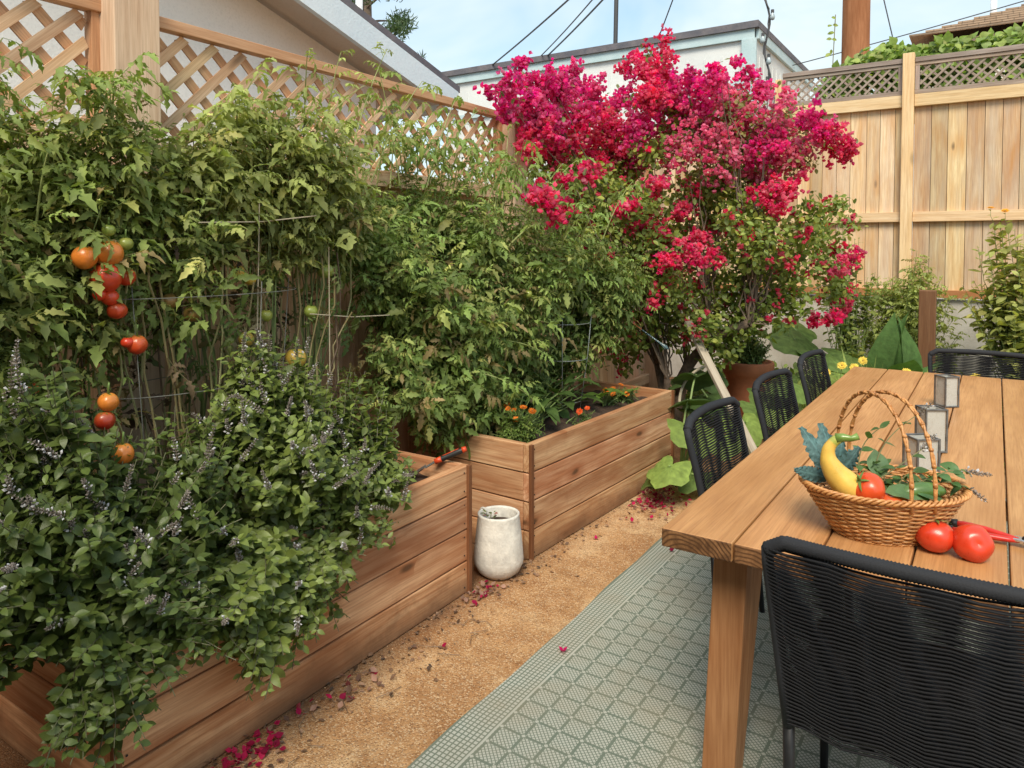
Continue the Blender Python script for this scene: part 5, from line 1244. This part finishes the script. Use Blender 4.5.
# squash plants: big lobed leaves
def round_leaf(Rr, seed, cup=.18):
    """broad heart-shaped squash leaf: petiole at origin, leaf along +Y, normal +Z"""
    r = random.Random(seed); V = [(0, 0, 0)]; F = []; n = 30; rings = 6
    for k in range(1, rings + 1):
        for i in range(n):
            th = 2 * math.pi * i / n; lob = 1 + .10 * math.cos(5 * th) + .035 * math.cos(13 * th + seed)
            notch = 1 - .62 * math.exp(-((th - math.pi) / .32) ** 2)
            rad = Rr * lob * notch * k / rings; x = rad * math.sin(th); y = rad * math.cos(th) * 1.05
            veins = -.03 * Rr * abs(math.cos(2.5 * th)) * k / rings * 2
            z = cup * Rr * (k / rings) ** 2 * math.cos(th * 2 + seed) * .5 - .18 * Rr * (k / rings) ** 2 + veins + .02 * Rr * math.sin(th * 7 + k * 2)
            V.append((x, y + Rr * .12, z))
    for i in range(n):
        F.append((0, 1 + (i + 1) % n, 1 + i))
    for k in range(rings - 1):
        for i in range(n):
            a = 1 + k * n; F.append((a + i, a + (i + 1) % n, a + n + (i + 1) % n, a + n + i))
    return np.array(V), F
def squash_plant(name, label, base, leaves):
    e = empty(name, base, label=label, cat='squash plant', group='squash plants beyond the planters'); sm = MB(); base = np.array(base)
    for i, (x, y, z, rr, az, tl, c) in enumerate(leaves):
        p = np.array((x, y, z)) - base
        v, f = round_leaf(rr, i * 1.7 + x)
        m = MB(); T = np.tile(np.array(c) * U(.85, 1.15), (len(v), 1)); T *= (1 + .25 * rs.normal(size=(len(v), 1)) * .5)
        # vein lighter
        v = v @ (rotz(az) @ rotx(tl)).T + p; m.add(v, f, None, np.clip(T, .01, .6)); m.build('leaf', 'squashleaf', e, smooth=True)
        sm.tube(curve3((p[0] * .2, p[1] * .2, 0), (p[0] * .5, p[1] * .6, p[2] * .9), p, 8), np.linspace(.009, .006, 8), 7, (.20, .28, .09))
    sm.build('stems', 'stem', e, smooth=True)
LG, MG, DG = (.22, .31, .07), (.13, .20, .05), (.06, .105, .03)
squash_plant('squash_plant', 'squash plant with large light leaves at the corner of the marigold planter', (-1.62, 4.45, 0),
    [(-1.47, 4.28, .40, .15, -2.2, -.7, LG), (-1.50, 3.98, .24, .13, 2.9, -.5, LG), (-1.60, 4.05, .17, .11, 2.2, -.6, MG), (-1.44, 4.22, .14, .12, 3.0, -.3, MG), (-1.64, 4.25, .12, .10, 1.9, -.5, MG), (-1.50, 4.45, .30, .14, .3, -.4, MG), (-1.30, 4.35, .36, .13, -2.8, -.5, LG), (-1.25, 4.62, .40, .14, -2.4, -.5, LG), (-1.62, 4.62, .50, .14, 1.0, -.4, DG), (-1.55, 4.75, .40, .17, -.5, -.5, DG), (-1.66, 4.9, .62, .15, .5, -.6, DG)])
squash_plant('squash_plant', 'squash plant with dark leaves in the shade beside the terracotta pot', (-1.45, 5.25, 0),
    [(-1.62, 5.0, .40, .15, -2.5, -.5, DG), (-1.30, 5.2, .38, .15, -2.0, -.5, MG), (-1.15, 5.1, .38, .14, -2.4, -.4, LG), (-1.2, 5.5, .50, .16, -2.2, -.3, MG), (-1.72, 5.35, .55, .14, -2.5, -.6, DG), (-1.0, 5.4, .30, .14, -2.4, -.3, LG), (-1.35, 5.6, .40, .15, -2.4, -.5, MG), (-1.1, 5.25, .16, .13, -2.4, -.3, MG), (-1.7, 5.2, .42, .15, 2.4, -.4, DG), (-1.8, 5.1, .55, .14, 1.6, -.5, DG), (-1.25, 4.95, .14, .13, -2.2, -.3, MG)])
squash_plant('squash_plant', 'squash plant with broad greyish leaves along the foot of the concrete wall', (-1.15, 6.7, 0),
    [(-1.35, 6.5, .72, .22, -2.2, -.5, MG), (-1.1, 6.4, .62, .20, -2.0, -.4, MG), (-1.45, 6.9, .78, .20, -2.4, -.6, MG), (-1.0, 6.2, .50, .18, -2.2, -.3, LG), (-.85, 6.4, .45, .17, -2.0, -.4, LG), (-1.25, 6.2, .45, .18, -2.4, -.4, MG), (-1.0, 6.9, .58, .2, -2.2, -.5, MG), (-.75, 6.0, .36, .16, -2.3, -.3, LG), (-.95, 5.85, .34, .16, -2.3, -.3, LG), (-1.15, 5.9, .28, .16, -2.3, -.3, MG)])

# garden bed at the wall
GRN = (.13, .20, .045)
shrub('leafy_shrub', 'airy young shrub with small leaves reaching the fence boards', 'shrub', (-1.0, 7.0, 0), [(-1.08, 7.1, 1.55, .2), (-1.15, 7.15, 1.25, .22), (-1.05, 7.1, 1.0, .16), (-1.0, 7.0, .75, .18), (-1.25, 7.1, 1.8, .15), (-.85, 7.2, 1.2, .14)], 85, T_BOUG, (.05, .085), .035, .4, (.20, .25, .07), yel=.4, group='shrubs along the far wall')
shrub('leafy_shrub', 'feathery green shrub over the wall behind the dark post', 'shrub', (-.55, 7.5, 0), [(-.78, 7.5, 1.15, .15), (-.55, 7.55, 1.2, .22), (-.3, 7.5, 1.12, .1), (-.6, 7.4, .95, .2), (-.95, 7.4, .9, .16), (-.5, 7.6, 1.42, .06), (-.35, 7.6, 1.34, .05), (-.3, 7.5, .7, .15)], 70, T_SMALLPIN, (.10, .17), .03, .4, (.30, .35, .10), yel=.45, group='shrubs along the far wall')
shrub('leafy_shrub', 'pale climbing rose bush at the right edge by the fence', 'shrub', (.25, 7.2, 0), [(.16, 7.2, 1.5, .2), (.06, 7.15, 1.28, .2), (.28, 7.2, 1.2, .28), (.1, 7.1, 1.0, .28), (.3, 7.1, .75, .3), (-.05, 7.2, 1.1, .15), (.10, 7.2, 1.75, .07), (.3, 7.2, 1.45, .12), (-.02, 7.2, 1.5, .06)], 120, T_BOUG, (.06, .12), .035, .4, (.34, .36, .11), yel=.5, yellow=(.42, .38, .12), flowers=(2, .03, (.8, .35, .03), (.5, .2, .02)), group='shrubs along the far wall')
broadclump('broadleaf_plant', 'plant with upright pointed broad leaves before the wall', 'plant', (-.55, 6.6, 0), [(U(-.08, .08), U(-.05, .05), .3, U(.4, .62), a, U(.9, 1.3), (.10, .19, .055)) for a in (-2.6, -1.2, -.4, .4, 3.0, -2, 1.6)])
def grassy():
    for i, (x0, y0, lab, cnt) in enumerate(((-.75, 6.15, 'clump of yellow daisies with strappy leaves left of the pointed plant', 5), (-.45, 5.95, 'clump of yellow daisies with strappy leaves below the dark post', 4), (-.2, 6.2, 'clump of yellow daisies with strappy leaves behind the far chair', 4), (-1.0, 5.95, 'strappy leaved daisy clump nearest the farthest side chair', 2))):
        e = empty('daisy_clump', (x0, y0, 0), label=lab, cat='daisies', group='yellow daisies in the far bed')
        lm = MB(); lb = LB(); n = 420
        P = np.stack([rs.normal(0, .13, n), rs.normal(0, .13, n), rs.uniform(0, .28, n)], 1); D = unit(rs.normal(0, .6, (n, 3)) * (1, 1, .3) + (0, 0, .8)); N = unit(rs.normal(size=(n, 3)) + (0, -1, .3))
        lb.put('s', T_STRAP, P, D, N, rs.uniform(.14, .36, n), tints(n, (.25, .31, .08), .3, .3)); lb.fill(lm); lm.build('foliage', 'bougleaf', e, smooth=True)
        sm = MB()
        for k in range(cnt):
            p = np.array((U(-.18, .18), U(-.15, .1), U(.5, .64))); sm.tube([(p[0] * .5, p[1] * .5, 0), p * (.8, .8, .6), p], .003, 5, (.18, .24, .08)); flower_head(e, p, (0.1, -.8, .6), .036, (.85, .62, .10), (.55, .30, .03), 18)
        sm.build('stems', 'stem', e)
grassy()
def bed():
    lm = MB(); lb = LB(); n = 9000
    P = np.stack([rs.uniform(-2.4, 1.6, n), rs.uniform(5.7, 7.9, n), rs.uniform(0, .25, n)], 1)
    P = P[(P[:, 1] > 6.3) | (P[:, 0] > -1.4)]; n = len(P)
    D = unit(rs.normal(size=(n, 3)) * (1, 1, .5) + (0, 0, .5)); N = unit(rs.normal(0, .5, (n, 3)) + (0, -.3, 1))
    lb.put('g', T_BASIL, P, D, N, rs.uniform(.05, .11, n), tints(n, (.18, .25, .06), .35, .35)); lb.fill(lm)
    tag(lm.build('ground_cover', 'bougleaf', smooth=True), 'low mixed green ground cover filling the far garden bed', 'ground cover', kind='stuff')
bed()

# ivy hedge behind far fence + tree behind the house
def ivy():
    e = empty('ivy_hedge', (0, 9.3, 0), label='broad-leaved vine mounded over the top of the far fence', cat='vine')
    bl = [(-1.55, 9.2, 3.30, .16), (-1.35, 9.1, 3.42, .17), (-1.15, 9.1, 3.52, .2), (-.9, 9.1, 3.56, .2), (-.65, 9.1, 3.50, .2), (-.4, 9.1, 3.54, .2), (-.1, 9.1, 3.50, .2), (.15, 9.1, 3.54, .2), (.45, 9.1, 3.55, .2), (-.8, 9.2, 3.2, .3), (-.2, 9.2, 3.2, .3), (.4, 9.2, 3.2, .3), (-1.3, 9.2, 3.05, .28), (.9, 9.1, 3.4, .3), (1.4, 9.1, 3.4, .3)]
    bl = [(a, b - 9.3, c, r) for a, b, c, r in bl]; lm = MB(); lb = LB(); n = 5200; P, _ = sample_blobs(bl, n, .4)
    lb.put('i', [leaf_t((0, .30, .40, .30, .14, 0), 1, .15, .3)], P, unit(rs.normal(size=(n, 3)) + (0, -.4, -.5)), unit(rs.normal(0, .35, (n, 3)) + (0, -.7, .7)), rs.uniform(.07, .13, n), tints(n, (.22, .31, .07), .35, .35, (.44, .46, .14)))
    lb.fill(lm); lm.build('foliage', 'bougleaf', e, smooth=True)
    sm = MB()
    for b in bl[:15]: sm.tube(curve3((b[0] * .8, 0, 0), (b[0], .0, 2), b[:3], 8), .015, 6, (.14, .11, .07))
    sm.build('stems', 'stem', e)
    e2 = empty('vine_sprig', (-1.68, 10.3, 0), label='single thin vine sprig climbing the utility pole', cat='vine'); lm = MB(); lb = LB()
    for k in range(9): lb.one('v', T_BOUG, (U(-.06, .03), U(-.05, .05), 4.05 + .05 * k + U(-.03, .03)), (U(-1, .2), -.4, U(-1, .3)), (0, -1, .3), U(.06, .1), (.3, .36, .08))
    lb.fill(lm); lm.build('foliage', 'bougleaf', e2, smooth=True); sm = MB(); sm.tube([(0, 0, 3.2), (-.03, 0, 3.8), (0, -.02, 4.5)], .006, 5, (.2, .18, .08)); sm.build('stems', 'stem', e2)
ivy()
def tree():
    e = empty('pine_tree', (-9.2, 9.4, 0), label='dark pine tree behind the vent pipes of the beige house', cat='tree')
    t = MB(); t.tube([(0, 0, 0), (.05, 0, 3), (0, .1, 7.5)], [.22, .17, .06], 10); t.build('trunk', 'bark', e, smooth=True)
    bl = []
    for k in range(34):
        z = 3.8 + 3.4 * k / 34; a = k * 2.4; r = 1.25 * (1 - .35 * k / 34) * U(.6, 1.15); bl.append((r * math.cos(a), r * math.sin(a), z, .24))
        t2 = MB()
    lm = MB(); br = MB(); lb = LB()
    for b in bl: br.tube(curve3((0, 0, b[2] - .3), (b[0] * .5, b[1] * .5, b[2] - .05), b[:3], 6), [.03, .025, .02, .015, .01, .006], 5)
    br.build('branches', 'bark', e)
    n = 9000; P, i = sample_blobs(bl, n, .6)
    lb.put('n', [leaf_t((.05, .08, .06, 0), 1, .3, .1)], P, unit(rs.normal(size=(n, 3)) + (0, 0, .5)), unit(rs.normal(size=(n, 3))), rs.uniform(.07, .15, n), tints(n, (.055, .10, .04), .35, .1)); lb.fill(lm)
    lm.build('crown', 'bougleaf', e, smooth=True)
tree()

# ---------------- fallen petals
def petals():
    def heap(cx, cy, sx, sy, n, lab, dry=.3, rot=0.):
        m = MB(); lb = LB(); P = np.stack([rs.normal(0, sx, n), rs.normal(0, sy, n), rs.uniform(.004, .022, n)], 1)
        c = np.array((.52, .02, .10)) * rs.uniform(.45, 1.2, (n, 1)); d = rs.rand(n, 1) < dry; c = np.where(d, np.array((.42, .27, .20)) * rs.uniform(.5, 1.3, (n, 1)), c)
        lb.put('p', [leaf_t((0, .30, .36, .20, 0), 1, .35, -.35)], P, unit(rs.normal(size=(n, 3)) * (1, 1, .3)), unit(rs.normal(0, .4, (n, 3)) + (0, 0, 1)), rs.uniform(.016, .03, n), c); lb.fill(m)
        tag(m.build('fallen_petals', 'petal', smooth=True, loc=(cx, cy, 0)), lab, 'petals', kind='stuff')
    heap(-1.60, 4.02, .07, .12, 260, 'heap of fallen pink petals under the squash leaves')
    heap(-1.79, 1.32, .03, .08, 80, 'fallen purple red petals along the foot of the low planter', .1)
    heap(-1.80, 2.52, .03, .07, 46, 'faded petals scattered in front of the white pot', .6)
    heap(-1.76, 1.75, .05, .16, 34, 'dry brownish petals at the foot of the low planter', .7)
    heap(-1.3, 4.0, .10, .2, 90, 'fallen petals beneath the nearest side chair', .2)
    for i, (x, y, z, lab) in enumerate(((-1.645, 3.33, .004, 'single bright pink petal on the sandy path'), (-1.275, 2.313, .012, 'single crimson petal on the border of the rug'), (-1.53, 2.9, .004, 'single pale petal on the path beside the rug'), (-1.66, 2.1, .004, 'single dry petal on the path before the low planter'))):
        m = MB(); lb = LB()
        for k in range(3): a = k * 2.1 + i; lb.one('p', [leaf_t((0, .30, .36, .20, 0), 1, .35, -.35)], (0, 0, .002), (math.cos(a), math.sin(a), .35), (0, 0, 1), .022 if i < 2 else .013, (.60, .015, .14) if i < 2 else (.45, .33, .2))
        lb.fill(m); tag(m.build('fallen_petal', 'petal', smooth=True, loc=(x, y, z)), lab, 'petal', 'single petals on the path and rug')
    # dry twigs and leaf litter by low planter
    m = MB(); lb = LB(); n = 500
    P = np.stack([-1.86 + np.abs(rs.normal(0, .10, n)), rs.uniform(1.0, 4.4, n), rs.uniform(.002, .012, n)], 1)
    lb.put('l', T_BASIL, P, unit(rs.normal(size=(n, 3)) * (1, 1, .15)), unit(rs.normal(0, .3, (n, 3)) + (0, 0, 1)), rs.uniform(.008, .028, n), np.array((.20, .11, .06)) * rs.uniform(.3, 1.5, (n, 1)))
    lb.fill(m)
    for k in range(26):
        x, y, a = -1.86 + abs(random.gauss(0, .14)), U(1.1, 2.4), U(0, 6.3); L = U(.03, .12); m.tube([(x, y, .006), (x + L * .5 * math.cos(a), y + L * .5 * math.sin(a), .012), (x + L * math.cos(a + .3), y + L * math.sin(a + .3), .006)], .0013, 4, (.16, .10, .06))
    tag(m.build('leaf_litter', 'stem'), 'dry leaf litter and twigs along the planter feet', 'leaf litter', kind='stuff')
petals()

# ================================================================== LIGHT, SKY, CAMERA
w = bpy.data.worlds.new('World'); sc.world = w; w.use_nodes = True
nt = NT(w); bg = nt.n['Background']
sky = nt.new('ShaderNodeTexSky', sky_type='NISHITA'); sky.sun_disc = False
SUN_EL, SUN_AZ = R(50), R(155)       # azimuth clockwise from +Y
sky.sun_elevation = SUN_EL; sky.sun_rotation = SUN_AZ; sky.air_density = 1.2; sky.dust_density = 2.2; sky.ozone_density = 2.0
tc = nt.new('ShaderNodeTexCoord').outputs['Generated']
hz = nt.noise(nt.vmul(tc, (1.2, 1.2, 3.)), 1.6, 5, .6, .4)
hazy = nt.mix(nt.rng(hz, .36, .64, .35, .95), nt.mix(1., sky.outputs[0], (1.0, 1.42, 1.50), 'MULTIPLY'), (6.2, 7.0, 7.2))
nt.put(bg.inputs[0], hazy); bg.inputs[1].default_value = .15
sd = bpy.data.lights.new('sun', 'SUN'); sd.energy = 4.3; sd.angle = R(26); sd.color = (1., .89, .73)
so = bpy.data.objects.new('sun', sd); COL.objects.link(so)
v = Vector((math.sin(SUN_AZ) * math.cos(SUN_EL), math.cos(SUN_AZ) * math.cos(SUN_EL), math.sin(SUN_EL)))
so.rotation_euler = v.to_track_quat('Z', 'Y').to_euler()

cd = bpy.data.cameras.new('camera'); co = bpy.data.objects.new('camera', cd); COL.objects.link(co)
co.location = (0, 0, 1.5); co.rotation_euler = (R(90 - 2.0), 0, R(32.94))
cd.sensor_width = 36; cd.lens = 730 / 1024 * 36; cd.shift_y = -111.5 / 1024; cd.clip_end = 800; cd.clip_start = .05
sc.camera = co
sc.view_settings.view_transform = 'Standard'; sc.view_settings.look = 'None'; sc.view_settings.exposure = 0; sc.view_settings.gamma = 1
sc.cycles.max_bounces = 8; sc.cycles.transparent_max_bounces = 8; sc.cycles.use_denoising = True
